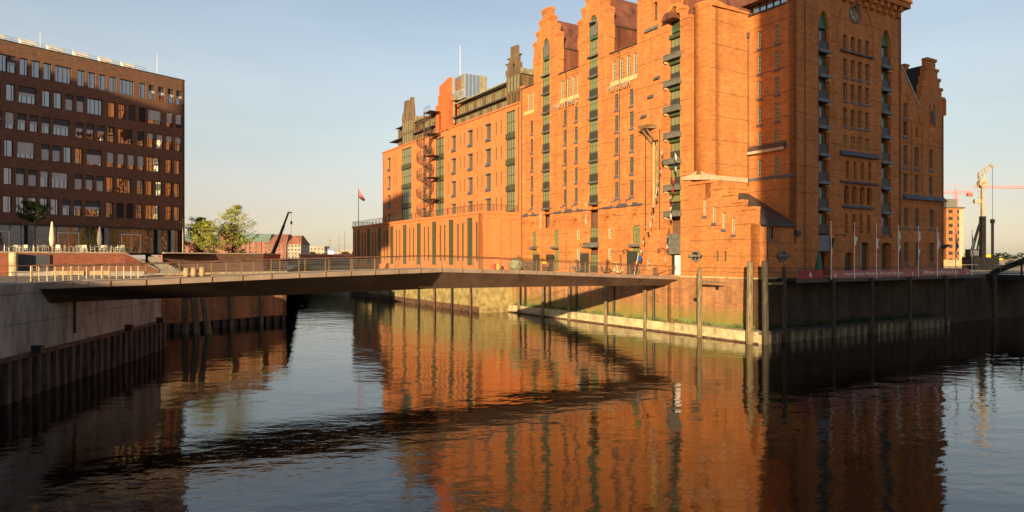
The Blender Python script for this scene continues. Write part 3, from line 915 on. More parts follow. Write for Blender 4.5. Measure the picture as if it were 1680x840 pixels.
ledge(tw, 14.05, 16.3, 35.9, 1.1, .25, .35, M['slab'], 'sloping_sill')
for a, z in ((14.2, 29.8), (15.3, 27.8), (16.5, 25.6)): ledge(tw, a - .45, a + .45, z, .45, .3, .05, M['slate'], 'small_hood')
b = MB()
for a in (16.5, 14.9):
    for k in range(8):
        t0, t1 = math.pi * k / 8, math.pi * (k + 1) / 8
        for r0, r1, pr in ((.55, .68, .07),):
            f = lambda r, t: (a + r * math.cos(t), 34.2 + r * math.sin(t))
            b.prism([tw.P(*f(r0, t0), 0), tw.P(*f(r0, t1), 0), tw.P(*f(r1, t1), 0), tw.P(*f(r1, t0), 0)], [tw.P(*f(r0, t0), -pr), tw.P(*f(r0, t1), -pr), tw.P(*f(r1, t1), -pr), tw.P(*f(r1, t0), -pr)])
b.build('blind_arches', BR, mu)
b = MB()
for a0, a1, z in ((11.8, 12.6, 40.0), (10.9, 11.8, 38.7), (10.1, 10.9, 37.3), (8.97, 10.1, 35.9)): cap(b, tw, a0, a1, z)
b.build_each('gable_coping', BR, mu)
tz = [13.8 + 3.04 * k for k in range(7)]
for z in tz:
    o = tw.win(11.48, z + .05, 1.9, 2.0, 'rect', .45, .07, [.34, .66], [.5], M['greend'], G_D, name='hoist_door', cut=False)
    MB().box(-.9, .9, -.14, -.08, .02, 1.0).build('balustrade', M['rail'], o)
    b = MB(); tw.slabbox(b, 10.25, 12.75, z - .55, z, -.5, .7); tw.slabbox(b, 10.25, 12.75, z, z + .12, -.56, -.4)
    b.build('balcony_box', M['slab'], mu)
    b = MB(); tw.slabbox(b, 12.5, 12.75, z - .8, z - .56, -.3, .1); b.build('lamp_bracket', M['sand'], mu)
    MB().box(*[v for p_ in zip(tw.P(10.6, z + 2.05, .1), tw.P(12.4, z + 2.45, .75)) for v in sorted(p_)]).build('door_head', M['greend'], mu)
o = tw.win(11.48, 34.9, 1.95, 2.8, 'point', .6, .2, 0, [.1], M['green'], G_P, name='arched_window', cut=False)
MB().prism([tw.P(10.9, 36.1, -.8), tw.P(12.8, 36.1, -.8), tw.P(12.8, 36.1, .5), tw.P(10.9, 36.1, .5)], [tw.P(11.3, 36.9, -.7), tw.P(12.4, 36.9, -.7), tw.P(12.5, 37.0, .5), tw.P(11.2, 37.0, .5)]).build('hoist_hood', M['cop'], mu)
tw.bar('dark_panel', 10.45, 12.6, 8.9, 11.3, -.12, .1, M['slab'])
tw.bar('white_door', 10.55, 11.35, 6.45, 8.75, .0, .1, M['white'])
tw.bar('entrance_recess', 11.36, 12.4, 6.45, 8.75, .55, .6, M['dark'])
# hoist bracket and long vertical slots
b = MB()
P = tw.P
b.prism([P(14.4, 24.0, -.1), P(16.2, 24.0, -.1), P(16.0, 24.0, -1.2), P(14.9, 24.0, -1.2)], [P(14.3, 24.4, 0), P(16.3, 24.4, 0), P(16.3, 24.4, -1.3), P(14.6, 24.4, -1.3)])
b.tube(P(15.9, 24.0, -.9), P(15.1, 22.3, -.1), .13); b.tube(P(15.2, 24.0, -.9), P(14.5, 22.5, -.1), .13)
b.build('hoist_bracket', M['copd'], mu)
for a in (16.3, 13.85): tw.bar('wall_slot', a - .06, a + .06, 11.8, 23.8, -.02, 0, M['rail'])
tw.bar('pattern_strip', 14.25, 14.5, 12.95, 22.4, .02, .11, M['moss'])
tw.bar('pale_strip', 14.8, 15.05, 12.95, 22.4, .0, .11, M['sand'])
# lettering
def text(body, parent, loc, rz, size, ext, m, name='lettering', ax='CENTER', sx=1):
    c = bpy.data.curves.new(name, 'FONT'); c.body = body; c.size = size; c.extrude = ext; c.align_x = ax; c.align_y = 'BOTTOM_BASELINE' if False else 'BOTTOM'
    c.resolution_u = 2
    c.materials.append(m)
    t_ = bpy.data.objects.new(name, c); col.objects.link(t_)
    me = bpy.data.meshes.new_from_object(t_)
    bpy.data.objects.remove(t_); me.name = name
    if not me.materials: me.materials.append(m)
    o = bpy.data.objects.new(name, me); col.objects.link(o); o.parent = parent; o.location = loc
    o.rotation_euler = (math.pi / 2, 0, rz); o.scale = (sx, 1, 1)
    return o
def word(w, pl, a0, a1, z, h, m):
    st = (a1 - a0) / (len(w) - 1)
    for i, ch in enumerate(w): text(ch, mu, pl.P(a0 + st * i, z, -.16), pl.rz, h * 1.4, .04, m, 'letter', sx=.72)
lm = M['cope']
word('MARITIMES', w1, 35.5, 30.2, 29.85, .85, lm)
word('MUSEUM', w1, 23.0, 19.3, 29.85, .85, lm)
# half round turret, piers and return wall
tc_ = Plane(mu, ZB, 'x', .7)
tc_.wall('corner_wall', [(5.9, 16.5), (8.97, 16.5), (8.97, 36.5), (5.9, 36.5)], BR, .9)
smooth(MB().lathe([(1.5, 17.7 - ZB), (1.5, 36.4 - ZB), (1.62, 36.5 - ZB), (1.62, 36.75 - ZB), (1.5, 36.8 - ZB)], (1.25, 7.45, 0), 28).build('round_turret', BR, mu))
rt = Plane(mu, ZB, 'y', 5.9)
rt.wall('return_wall', [(0, 15.0), (6.06, 15.0), (6.06, 36.3), (0, 36.3)], BR, .8)
rt.bands([16.2 + 2.62 * k for k in range(8)], .05, 6.0, M['band'])
b = MB()
for i, (x0, x1) in enumerate(((.05, 1.8), (1.8, 4.2), (4.2, 6.06))): rt.slabbox(b, x0, x1, 36.0 + .05 * i, 36.55 - .1 * i, -.25 + .05 * i, .8)
b.build('parapet', BR, mu)
iw = Plane(mu, ZB, 'x', 6.06)
for (z0, z1) in ((31.95, 33.85), (29.2, 31.05), (26.4, 28.25), (23.5, 25.4), (21.05, 22.5), (17.55, 19.5)):
    for a in (4.35, 2.05): iw.win(a, z0, .62, z1 - z0, 'seg', .14, .07, 1, 3, M['cream'], G_M, sill=.4)
iw.wall('inner_wall', [(.0, 10), (5.9, 10), (5.9, 35.8), (.9, 35.8), (.9, 39.0), (0, 39.0)], BR, .5)
iw.bands([15.9 + 2.62 * k for k in range(8)], 0, 5.9, M['band'])
ledge(iw, .9, 5.7, 20.4, .65, .5, .0, M['roof'], 'canopy_roof')
iw.bar('canopy_board', .9, 5.7, 20.1, 20.42, -.5, -.42, M['pale'])
iw.bar('slate_string', -.12, 5.85, 17.15, 17.45, -.14, 0, M['slate'])
sp_ = Plane(mu, ZB, 'y', 0)
iw.bar('roof_fascia', .9, 5.8, 35.8, 35.95, -.15, 1, M['dark'])
for k, a in enumerate((5.2, 4.3, 3.4, 2.5, 1.6)):
    iw.win(a, 36.0, .85, 1.1, 'rect', .5, .06, 0, 0, M['dark'], G_B, name='attic_window', cut=False)
iw.bar('attic_roof', .3, 6.6, 37.1, 37.3, -.5, 6, M['cop'])
b = MB(); b.tube((5.85, 5.75, .2 + 10), (5.85, 5.75, 33.5 - ZB), .06); b.tube((5.85, 5.75, 33.4 - ZB), (5.85, 5.75, 34 - ZB), .18, .2); b.build('downpipe', M['roof'], mu)
# bell shaped pale flashing at the turret foot
pf = [(10.1, 17.35), (5.85, 17.0), (5.85, 17.55), (6.6, 17.75), (7.1, 18.1), (7.45, 18.65), (7.9, 18.15), (8.5, 17.85), (10.1, 17.65)]
MB().prism([w1.P(*q, .7) for q in pf], [w1.P(*q, -.2) for q in pf]).build('lead_flashing', M['pale'], mu)
rt.bar('return_flashing', .0, 6.0, 17.0, 17.5, -.12, 0, M['pale'])
# low annex in the notch
an = Plane(mu, ZB, 'x', 0)
for a, z0, z1 in ((6.85, 13.15, 14.95), (5.5, 12.35, 14.1), (4.15, 11.6, 13.35), (2.85, 11.0, 12.75)): an.win(a, z0, .5, z1 - z0, 'seg', .18, .06, 1, 4, M['cream'], G_M, sill=.35)
for a in (5.05, 4.0): an.win(a, 8.1, .42, 1.1, 'rect', .25, .05, 0, 0, M['green'], G_P)
stp = [(8.97, 16.9), (5.44, 16.9), (5.44, 16.1), (4.18, 16.1), (4.18, 15.3), (2.81, 15.3), (2.81, 14.45), (1.54, 14.45), (1.54, 13.65), (0, 13.65)]
an.wall('annex_front', [(0, 6.4), (8.97, 6.4)] + stp, BR, .7, back=True)
an.bands([6.95, 7.4, 9.25 - .6, 10.4, 11.95, 13.9], 0, 8.97, M['band'])
b = MB()
for (a1, z1), (a2, z2) in zip(stp[::2], stp[1::2]): b.mark(); an.slabbox(b, a2 - .06, a1, z1 - .25, z1 + .06, -.2, .7)
b.build_each('annex_coping', BR, mu)
sa = Plane(mu, ZB, 'y', 0)
sa.win(2.45, 10.4, .85, 1.3, 'rect', .15, .07, 1, 1, M['frame'], G_M, sill=.2)
sa.wall('annex_side', [(.0, 6.4), (6.06, 6.4), (6.06, 11.9), (.0, 11.9)], BR, .6)
sa.bands([6.95, 7.4, 8.65, 10.0], 0, 6.06, M['band'])
rf = MB(); rf.prism([sa.P(.6, 11.85, -.25), sa.P(6.06, 11.85, -.25), sa.P(6.06, 15.5, 5.9), sa.P(.6, 15.5, 5.9)], [sa.P(.6, 12.1, -.25), sa.P(6.06, 12.1, -.25), sa.P(6.06, 15.8, 5.9), sa.P(.6, 15.8, 5.9)])
rf.build('annex_roof', M['roof'], mu)
sa.bar('gutter', .6, 6.1, 11.75, 11.95, -.4, -.2, M['dark'])
b = MB(); b.tube((1.75, -.08, .1), (1.75, -.08, 11.8 - ZB), .06); b.build('downpipe', M['dark'], mu)
sa.bar('vent_box', 6.2, 7.0, 10.8, 11.4, -.25, 0, M['dark'])
# round signs with a cross bar
for pl, a, z in ((an, 8.1, 8.65), (sa, 4.25, 8.65)):
    def ring(r0, r1, d0, d1, m, name, n=24):
        b = MB()
        for k in range(n):
            t0, t1 = 2 * math.pi * k / n, 2 * math.pi * (k + 1) / n
            f = lambda r, t, d: pl.P(a + r * math.cos(t), z + .8 * r * math.sin(t), d)
            if r0 > 0: b.prism([f(r0, t0, d0), f(r0, t1, d0), f(r1, t1, d0), f(r1, t0, d0)], [f(r0, t0, d1), f(r0, t1, d1), f(r1, t1, d1), f(r1, t0, d1)])
        if r0 == 0: b.prism([f(r1, 2 * math.pi * k / n, d0) for k in range(n)], [f(r1, 2 * math.pi * k / n, d1) for k in range(n)])
        return b.build(name, m, mu)
    s0 = ring(0, .8, 0, -.08, M['dark'], 'round_sign')
    ring(.64, .73, -.08, -.12, M['cope'], 'sign_ring')
    pl.bar('sign_bar', a - .98, a + .98, z - .17, z + .17, -.14, -.06, M['dark'])
    text('KAISPEICHER', mu, pl.P(a, z - .13, -.15), pl.rz, .34, .01, M['cope'], 'sign_letters', sx=.86)
    text('B', mu, pl.P(a, z - .48, -.1), pl.rz, .3, .01, M['cope'], 'sign_letters')
# shaded front
s = Plane(mu, ZB, 'y', 0)
RB = BR
for (z0, z1, kd) in ((32.1, 33.75, 'seg'), (29.1, 31.1, 'seg'), (26.4, 28.3, 'seg'), (23.5, 25.45, 'seg'), (20.9, 22.4, 'seg')):
    for x in (15.2, 16.65, 18.05, 19.5): s.win(x, z0, .78, z1 - z0, kd, .25, .06, 1, 3, M['framel'] if z0 > 21 else M['cream'], G_M, sill=None if z0 > 32 or z0 < 21 else .35)
for x in (15.65, 17.1, 18.55, 20.0): s.hole(x, 17.45, .62, 2.1, 'arch', .4)
for x in (15.5, 17.0, 18.5, 19.95): s.hole(x, 14.6, 1.0, 2.1, 'arch', .45)
for x in (15.45, 16.9, 18.3, 19.75): s.hole(x, 11.3, .62, 2.25, 'arch', .4)
s.win(17.1, 35.55, 1.7, 1.8, 'round', .3, .12, 3, 3, M['grey'], G_B, name='rose_window')
s.win(15.9, 6.5, 1.6, 2.6, 'seg', .4, .08, 1, 2, M['frame'], G_M, name='door')
s.win(18.95, 6.5, 1.85, 3.8, 'seg', .4, .08, [.34, .66], 3, M['frame'], G_M, name='door')
s.win(23.4, 6.5, 2.0, 3.8, 'seg', .7, .08, 1, 2, M['greend'], G_M, name='door')
sz = [13.98, 16.92, 19.98, 23.0, 25.95, 28.65, 31.4]
for c in (11.3, 23.35):
    w = 2.0
    s.holes.append(([(c - w / 2, 11.0 if c < 20 else 11.2), (c + w / 2, 11.0 if c < 20 else 11.2), (c + w / 2, 33.9), (c + w / 2 * .9, 34.5), (c + w / 2 * .55, 35.3), (c, 35.8), (c - w / 2 * .55, 35.3), (c - w / 2 * .9, 34.5), (c - w / 2, 33.9)], .9))
    for z in sz + [11.1]:
        o = s.win(c, z + .03, w - .04, 2.3, 'rect', .42, .07, [.34, .66], [.45], M['dark'], G_M, name='hoist_door', cut=False)
        MB().box(-.95, .95, -.3, -.24, .02, 1.0).build('balustrade', M['dark'], o)
        if z > 12:
            b = MB(); s.slabbox(b, c - w / 2 - .02, c + w / 2 + .08, z - .3, z, -.22, .45); s.slabbox(b, c - w / 2 - .02, c + w / 2 + .1, z - .1, z, -.28, -.2)
            b.build('balcony_slab', M['slabd'], mu)
            b = MB(); s.slabbox(b, c + w / 2 - .25, c + w / 2 - .02, z - .62, z - .34, -.1, .3); b.build('lamp_bracket', M['sand'], mu)
    MB().prism([s.P(c - .98, 33.9, .35), s.P(c + .98, 33.9, .35), s.P(c + .9, 34.5, .35), s.P(c + .55, 35.3, .35), s.P(c, 35.8, .35), s.P(c - .55, 35.3, .35), s.P(c - .9, 34.5, .35)], [s.P(c - .98, 33.9, .45), s.P(c + .98, 33.9, .45), s.P(c + .9, 34.5, .45), s.P(c + .55, 35.3, .45), s.P(c, 35.8, .45), s.P(c - .55, 35.3, .45), s.P(c - .9, 34.5, .45)]).build('arch_panel', M['green'], mu)
s.holes.append(([(10.4, 6.5), (12.6, 6.5), (12.6, 10.99), (10.4, 10.99)], .9))
s.bar('entrance_screen', 10.4, 12.5, 9.2, 11.0, .1, .18, M['slabd'])
s.wall('shaded_front', [(6.06, 6.4), (26.55, 6.4), (26.55, 39.0), (6.06, 39.0)], BR, .6)
s.bands([6.95, 9.25, 11.95] + [15.5 + 2.86 * k for k in range(8)], 6.1, 26.5, M['band'])
for a0, a1, z, hh, pr in ((14.2, 21.45, 20.05, .65, .5), (14.2, 21.5, 16.98, .28, .35), (14.6, 20.6, 14.15, .35, .3), (14.2, 20.5, 31.75, .35, .3)): ledge(s, a0, a1, z, hh, pr, .02, M['slate'])
b = MB()     # arched rib over the rose window
P_ = [(13.85, 31.9)] + [(17.2 - 3.35 * math.cos(t), 34.0 + 4.2 * math.sin(t)) for t in [math.pi * k / 20 for k in range(21)]] + [(20.55, 31.9)]
for (x0, z0), (x1, z1) in zip(P_, P_[1:]):
    d = V((x1 - x0, z1 - z0)).normalized(); nx, nz_ = -d.y * .16, d.x * .16
    b.prism([s.P(x0, z0), s.P(x1, z1), s.P(x1 + nx, z1 + nz_), s.P(x0 + nx, z0 + nz_)], [s.P(x0, z0, -.1), s.P(x1, z1, -.1), s.P(x1 + nx, z1 + nz_, -.1), s.P(x0 + nx, z0 + nz_, -.1)])
b.build('arch_rib', BR, mu)
b = MB()
for r0, r1 in ((.9, 1.15),):
    for k in range(20):
        t0, t1 = 2 * math.pi * k / 20, 2 * math.pi * (k + 1) / 20
        f = lambda r, t, d: s.P(17.1 + r * math.cos(t), 36.45 + r * math.sin(t), d)
        b.prism([f(r0, t0, 0), f(r0, t1, 0), f(r1, t1, 0), f(r1, t0, 0)], [f(r0, t0, -.08), f(r0, t1, -.08), f(r1, t1, -.08), f(r1, t0, -.08)])
b.build('rose_surround', M['slab'], mu)
b = MB(); x = 6.4     # corbel table and cornice
while x < 26.6:
    b.mark(); s.slabbox(b, x, x + .55, 37.5, 38.1, -.35, .1); s.slabbox(b, x, x + .55, 38.1, 38.7, -.65, .1); x += 1.35
b.mark(); s.slabbox(b, 6.06, 27.2, 38.7, 39.3, -.8, .6); s.slabbox(b, 6.06, 27.35, 39.3, 39.7, -.95, .6)
b.box(26.55, 27.2, .6, 12, 38.7 - ZB, 39.7 - ZB)
b.build_each('corbel', BR, mu)
for x in (7.9,): MB().tube(s.P(x, 6.6, -.08), s.P(x, 38.6, -.08), .05).build('downpipe', M['cop'], mu)
Plane(mu, ZB, 'x', 26.55, 1).wall('side_wall', [(0, 6.4), (14, 6.4), (14, 39), (0, 39)], BR, .5)
# right wing
r = Plane(mu, ZB, 'y', 0)
for (x, z0, w, h, kd) in ((27.5, 25.75, .95, 1.75, 'seg'), (27.5, 22.9, 0, 0, ''), (27.55, 19.8, 1.0, 2.5, 'seg'), (30.0, 19.8, 1.0, 2.5, 'seg'), (33.35, 19.8, 1.0, 2.5, 'seg'), (27.55, 16.55, 1.0, 2.25, 'seg'), (30.05, 16.55, 1.0, 2.25, 'seg'), (33.35, 16.55, 1.0, 2.25, 'seg'),
                       (27.65, 12.4, 1.0, 2.25, 'rect'), (30.1, 12.4, 1.0, 2.25, 'rect'), (33.55, 12.4, 1.0, 2.25, 'rect'), (27.65, 8.0, 1.0, 2.45, 'seg'), (30.2, 8.0, 1.0, 2.45, 'seg'), (33.55, 8.0, 1.0, 2.45, 'seg')):
    if w: r.win(x, z0, w, h, kd, .2, .08, 1, [.66], M['framel'], G_M, sill=.5)
r.win(27.5, 23.5, 1.0, 1.65, 'seg', .28, .08, 1, [.6], M['frame'], G_M, sill=.4)
r.win(30.1, 23.5, .6, 1.25, 'seg', .28, .06, 0, 0, M['frame'], G_M)
for x in (33.1, 34.1): r.win(x, 25.1, .4, 2.9, 'seg', .2, .05, 0, 0, M['frame'], G_M)
r.bar('oriel_stone', 33.35, 33.85, 25.6, 27.2, -.3, .1, M['slab'])
r.wall('wing_wall', [(26.55, 6.4), (36.4, 6.4), (36.4, 29.1), (35.9, 29.1), (35.9, 30.2), (35.4, 30.2), (35.4, 31.35), (34.9, 31.35), (34.9, 32.5), (34.4, 32.5), (34.4, 33.7), (32.3, 33.7), (32.3, 32.5), (31.9, 32.5), (31.9, 31.35), (31.5, 31.35), (31.5, 30.2), (31.1, 30.2), (31.1, 29.1), (30.7, 29.1), (30.7, 27.3), (26.55, 31.9)], BR, .6, back=True)
r.bands([6.95, 9.25, 11.95, 15.3, 18.9, 22.6, 25.3], 26.6, 36.4, M['band'])
ledge(r, 26.9, 36.5, 15.7, .6, .45, .02, M['slate'])
b = MB()
for x0, x1, z in ((32.3, 34.4, 33.7), (34.4, 34.9, 32.5), (34.9, 35.4, 31.35), (35.4, 35.9, 30.2), (35.9, 36.4, 29.1), (31.9, 32.3, 32.5), (31.5, 31.9, 31.35), (31.1, 31.5, 30.2), (30.7, 31.1, 29.1)): b.mark(); r.slabbox(b, x0 - .06, x1 + .1, z - .25, z + .1, -.15, .6)
b.mark(); r.slabbox(b, 36.3, 36.65, 26.9, 29.0, -.2, .8)
b.build_each('gable_coping', BR, mu)
MB().prism([r.P(26.6, 31.8, -.1), r.P(30.75, 27.2, -.1), r.P(30.75, 27.2, .3), r.P(26.6, 31.8, .3)], [r.P(26.6, 32.05, -.1), r.P(30.75, 27.45, -.1), r.P(30.75, 27.45, .3), r.P(26.6, 32.05, .3)]).build('raking_coping', M['grey'], mu)
b = MB(); b.quad(r.P(30.2, 27.3, .5), r.P(30.2, 27.3, 14), r.P(33.4, 33.2, 14), r.P(33.4, 33.2, .5)); b.quad(r.P(36.3, 28, .5), r.P(36.3, 28, 14), r.P(33.4, 33.2, 14), r.P(33.4, 33.2, .5)); b.build('wing_roof', M['roofs'], mu)
MB().box(33.0, 33.9, 3.1, 4.0, 25, 33.9 - ZB).box(32.9, 34.0, 3.0, 4.1, 27.2, 27.45).build('chimney', BR, mu)
MB().box(26.6, 30.4, .6, 10, 18, 20.8).build('side_roof', M['roofs'], mu)
for x, zt in ((27.5, 28.4), (30.1, 26.2), (33.3, 24.3)):
    b = MB()
    for k in range(6):
        f = lambda t: (x + .62 * math.cos(t), zt - 1.1 + 1.2 * math.sin(t) ** .9 if math.sin(t) > 0 else zt - 1.1)
        (x0, z0), (x1, z1) = f(math.pi * k / 6), f(math.pi * (k + 1) / 6)
        b.prism([r.P(x0, z0), r.P(x1, z1), r.P(x1, z1 + .12), r.P(x0, z0 + .12)], [r.P(x0, z0, -.08), r.P(x1, z1, -.08), r.P(x1, z1 + .12, -.08), r.P(x0, z0 + .12, -.08)])
    b.build('window_arch', BR, mu)
b = MB()
for x in (28.9, 31.3): b.mark(); r.slabbox(b, x - .12, x + .12, 16.4, 25.5, -.1, .02)
b.build_each('pilaster_strip', BR, mu)
Plane(mu, ZB, 'x', 36.4, 1).wall('side_wall', [(0, 6.4), (14, 6.4), (14, 27), (0, 27)], BR, .5)
# body and roofs behind the fronts
MB().box(7.2, 26.2, 1.2, 6.5, 0, 32).box(1.2, 26.2, 7, 45.2, 0, 28.9).box(26.2, 36, 1.2, 14, 0, 20).build('building_core', BRD, mu)
MB().box(.9, 26.2, 17.5, 45.2, 28.9, 29.1).box(1.0, 26, 12, 17.6, 28.9, 38.9).build('flat_roof', M['cop'], mu)
MB().box(2.2, 24, 9.2, 13, 28.9, 31.5).prism([(1.2, 8.9, 30), (22, 8.9, 30), (22, 12.6, 30), (1.2, 12.6, 30)], [(1.2, 10.6, 35.0), (22, 10.6, 35.0), (22, 10.9, 35.0), (1.2, 10.9, 35.0)]).build('cross_roof', M['cop'], mu)
Plane(mu, ZB, 'y', 45.3, 1).wall('end_wall', [(0, 33), (14, 33), (14, 35.4), (0, 35.4)], BR, .3)

# ------------------------------------------------------------------ OFFICE WING beyond the museum
of = thing('office_wing', 'long lower brick office wing with brown copper attic and glazed stair towers', 'office building', (CX, CY, 6.4), MR)
o1 = Plane(of, ZB, 'x', 0)
bays = [(81.9, 1.55), (68.6, 1.55), (61.95, 1.6), (55.4, 1.65), (101.8, 1.5)]
for a, w in bays:
    for k in range(4):
        z = 28.95 - 4.25 * k
        wo = o1.win(a, z, w, 2.4, 'rect', .16, .1, 1, [.72], M['olive'], G_M)
        MB().prism([(-w / 2 - .1, -.42, -.55), (w / 2 + .1, -.42, -.55), (w / 2 + .1, -.2, -.55), (-w / 2 - .1, -.2, -.55)], [(-w / 2, -.3, 0), (w / 2, -.3, 0), (w / 2, .0, .05), (-w / 2, .0, .05)]).build('sloping_sill', M['slate'], wo)
        MB().box(-w / 2 - .05, w / 2 + .05, -.36, 0, 2.28, 2.5).build('lintel', M['slate'], wo)
for a in (85.95, 84.4, 79.0, 71.2, 66.1, 64.5, 59.4, 57.8, 52.75, 51.15, 99.15, 97.5, 104.4):
    for k in range(4):
        o1.win(a, 29.15 - 4.25 * k, .42, 2.2, 'rect', .07, .04, 0, [.5], M['olive'], G_M)
for a0, a1, zt, nm in ((46.7, 49.6, 32.3, 4), (88.9, 94.4, 32.3, 5), (73.0, 76.8, 32.0, 4)):
    o1.holes.append(([(a0, 15.9), (a1, 15.9), (a1, zt), (a0, zt)], .4))
    for k in range(4):
        z0 = 15.95 + 4.25 * k; z1 = min(zt, z0 + 3.4) if k < 3 else zt
        gw = o1.win((a0 + a1) / 2, z0, a1 - a0 - .05, z1 - z0, 'rect', .14, .2, nm - 1, 1, M['olive'], G_D, name='stair_glazing', cut=False)
        if k < 3: o1.bar('spandrel_panel', a0, a1, z1, z0 + 4.25, -.1, .3, M['olive'])
o1.wall('facade', [(45.3, 6.4), (106, 6.4), (106, 33.0), (45.3, 33.0)], BR2, .5)
o1.bar('cornice', 45.3, 106.2, 33.0, 33.25, -.2, .4, BR2)
b = MB(); b.tube(o1.P(45.55, 32.5, -.1), o1.P(45.55, 16, -.1), .06); b.build('downpipe', M['roof'], of)
Plane(of, ZB, 'y', 106, 1).wall('end_wall', [(0, 6.4), (16, 6.4), (16, 33.0), (0, 33.0)], BR2, .5)
MB().box(1, 16, 46, 105.5, 0, 26.4).build('building_core', BRD, of)
MB().box(.4, 16, 45.3, 106, 26.4, 26.65).build('flat_roof', M['cop'], of)
# copper attic, two set back storeys with eaves boards
at = Plane(of, ZB, 'x', .9)
def attic(a0, a1, tag_):
    k = a0 + .4
    while k + 1.8 < a1:
        at.win(k + .9, 33.5, .62, 1.2, 'rect', .04, .07, 0, 0, M['sage'], G_D); at.win(k + 1.7, 33.5, .62, 1.2, 'rect', .04, .07, 0, 0, M['sage'], G_D)
        k += 3.3
    at.wall('attic_cladding', [(a0, 33.2), (a1, 33.2), (a1, 34.85), (a0, 34.85)], M['copd'], .3)
    at.bar('eaves_board', a0, a1 + .1, 34.85, 35.05, -.75, .9, M['roof'])
    a2 = Plane(of, ZB, 'x', 1.5)
    k = a0 + .4
    while k + 1.8 < a1:
        for q in (.4, 1.1, 1.8): a2.win(k + q, 35.35, .52, 1.7, 'rect', .04, .07, 0, 1, M['sage'], G_D)
        k += 3.3
    a2.wall('attic_cladding', [(a0, 35.05), (a1, 35.05), (a1, 37.45), (a0, 37.45)], M['copd'], .3)
    MB().prism([a2.P(a0, 37.4, -1.1), a2.P(a1, 37.4, -1.1), a2.P(a1, 38.9, 6), a2.P(a0, 38.9, 6)], [a2.P(a0, 37.62, -1.1), a2.P(a1, 37.62, -1.1), a2.P(a1, 39.1, 6), a2.P(a0, 39.1, 6)]).build('eaves_board', M['cop2'], of)
attic(49.95, 69.6, ''); attic(76.5, 88.7, '')
b = MB()
for z, a1 in ((35.0, 102.0), (37.5, 98.3)): at.slabbox(b.mark(), 94.5, a1, z - .08, z + .08, -.8, 8)
b.build_each('eaves_board', M['roof'], of)
at.bar('attic_cladding', 94.8, 99.5, 33.2, 37.4, .3, 8, M['copd'])
# right dormer tower in brown copper
d = Plane(of, ZB, 'x', .35)
for k in range(4): d.hole(46.35 + k * .98, 33.4, .62, 1.7, 'rect', .3); d.win(46.35 + k * .98, 35.6, .6, 2.4, 'rect', .06, .07, 0, 1, M['sage'], G_D)
d.hole(47.75, 39.2, .75, .75, 'round', .2)
d.wall('dormer_front', [(45.75, 33.2), (50.0, 33.2), (50.0, 38.3), (50.3, 38.4), (50.3, 39.3), (49.75, 39.3), (49.75, 40.3), (49.2, 40.3), (49.2, 41.1), (48.75, 41.1), (48.75, 42.7), (46.7, 42.7), (46.7, 41.0), (46.3, 41.0), (46.3, 39.7), (45.75, 39.7)], M['copd'], .45, back=True)
Plane(of, ZB, 'y', 45.75).wall('dormer_side', [(.35, 33.2), (8, 33.2), (8, 37.9), (.35, 37.9)], M['copd'], .2)
b = MB(); d.slabbox(b.mark(), 45.45, 50, 37.9, 38.75, .1, 9); b.build_each('eaves_band', M['cop2'], of)
d.bar('dormer_back', 46, 50, 33.2, 38, .6, 8, M['copd'])
b = MB()
for a, z in ((48.0, 42.7), (46.3, 41.0), (49.2, 41.1), (49.75, 40.3)): d.slabbox(b.mark(), a - .6, a + .75, z, z + .1, -.05, .5)
b.build_each('gable_coping', M['cop2'], of)
# left twin peaked dormer tower
d2 = Plane(of, ZB, 'x', .35)
for k in range(5): d2.win(89.6 + k * 1.12, 33.5, .7, 2.0, 'rect', .06, .07, 0, 0, M['sage'], G_D); d2.win(89.6 + k * 1.12, 35.9, .7, 2.3, 'rect', .06, .07, 0, 1, M['sage'], G_D)
d2.wall('dormer_front', [(88.9, 33.2), (95.0, 33.2), (95.0, 38.6), (95.2, 38.7), (94.7, 40.4), (94.2, 40.4), (93.8, 42.8), (92.0, 42.8), (92.0, 41.4), (91.6, 40.4), (91.2, 41.4), (90.6, 43.0), (89.6, 43.0), (89.0, 39.6), (88.9, 38.6)], M['copd'], .6, back=True)
d2.bar('dormer_body', 89.2, 94.9, 33.2, 38.4, .6, 8, M['cop'])
d2.bar('eaves_band', 88.7, 95.0, 38.0, 38.9, .4, 9, M['cop2'])
b = MB()
for a in (91.0, 93.0): d2.slabbox(b.mark(), a - .18, a + .18, 39.3, 39.7, -.03, .1)
b.build_each('gable_opening', M['dark'], of)
# brick stair tower with a steel and glass box behind
st = Plane(of, ZB, 'x', -.05)
for k, (a, z) in enumerate(((74.2, 33.5), (72.0, 33.5), (74.2, 37.3), (72.0, 37.3))): st.hole(a, z, .5, 2.6 if k < 2 else 2.2, 'rect', .4)
st.hole(71.9, 40.8, .9, .5, 'rect', .2)
st.wall('tower_front', [(70.7, 33.0), (76.0, 33.0), (76.0, 38.3), (75.6, 38.3), (75.6, 40.3), (75.0, 40.3), (75.0, 42.0), (72.9, 42.4), (70.7, 42.9), (70.7, 41.0)], BRT, .8, back=True)
b = MB()
for a, zt in ((75.6, 38.3), (73.1, 40.8), (71.2, 42.4)): st.slabbox(b.mark(), a - .35, a + .35, 33.0, zt, -.35, .1)
b.build_each('tower_buttress', BRT, of)
Plane(of, ZB, 'y', 70.7).wall('tower_side', [(0, 33.0), (5, 33), (5, 38.5), (0, 38.5)], BRT, .3)
MB().box(.8, 6.0, 70.9, 75.5, 26.6, 32).build('tower_body', BRT, of)
MB().box(.75, .8, 69.8, 70.6, 27.6, 31.8).box(.5, 5, 69.3, 70.6, 32.0, 32.9).build('tower_balcony', M['cop2'], of)
b = MB(); b.box(1.2, 6.0, 66.6, 70.9, 32, 36.5); b.build('plant_box', M['grey'], of)
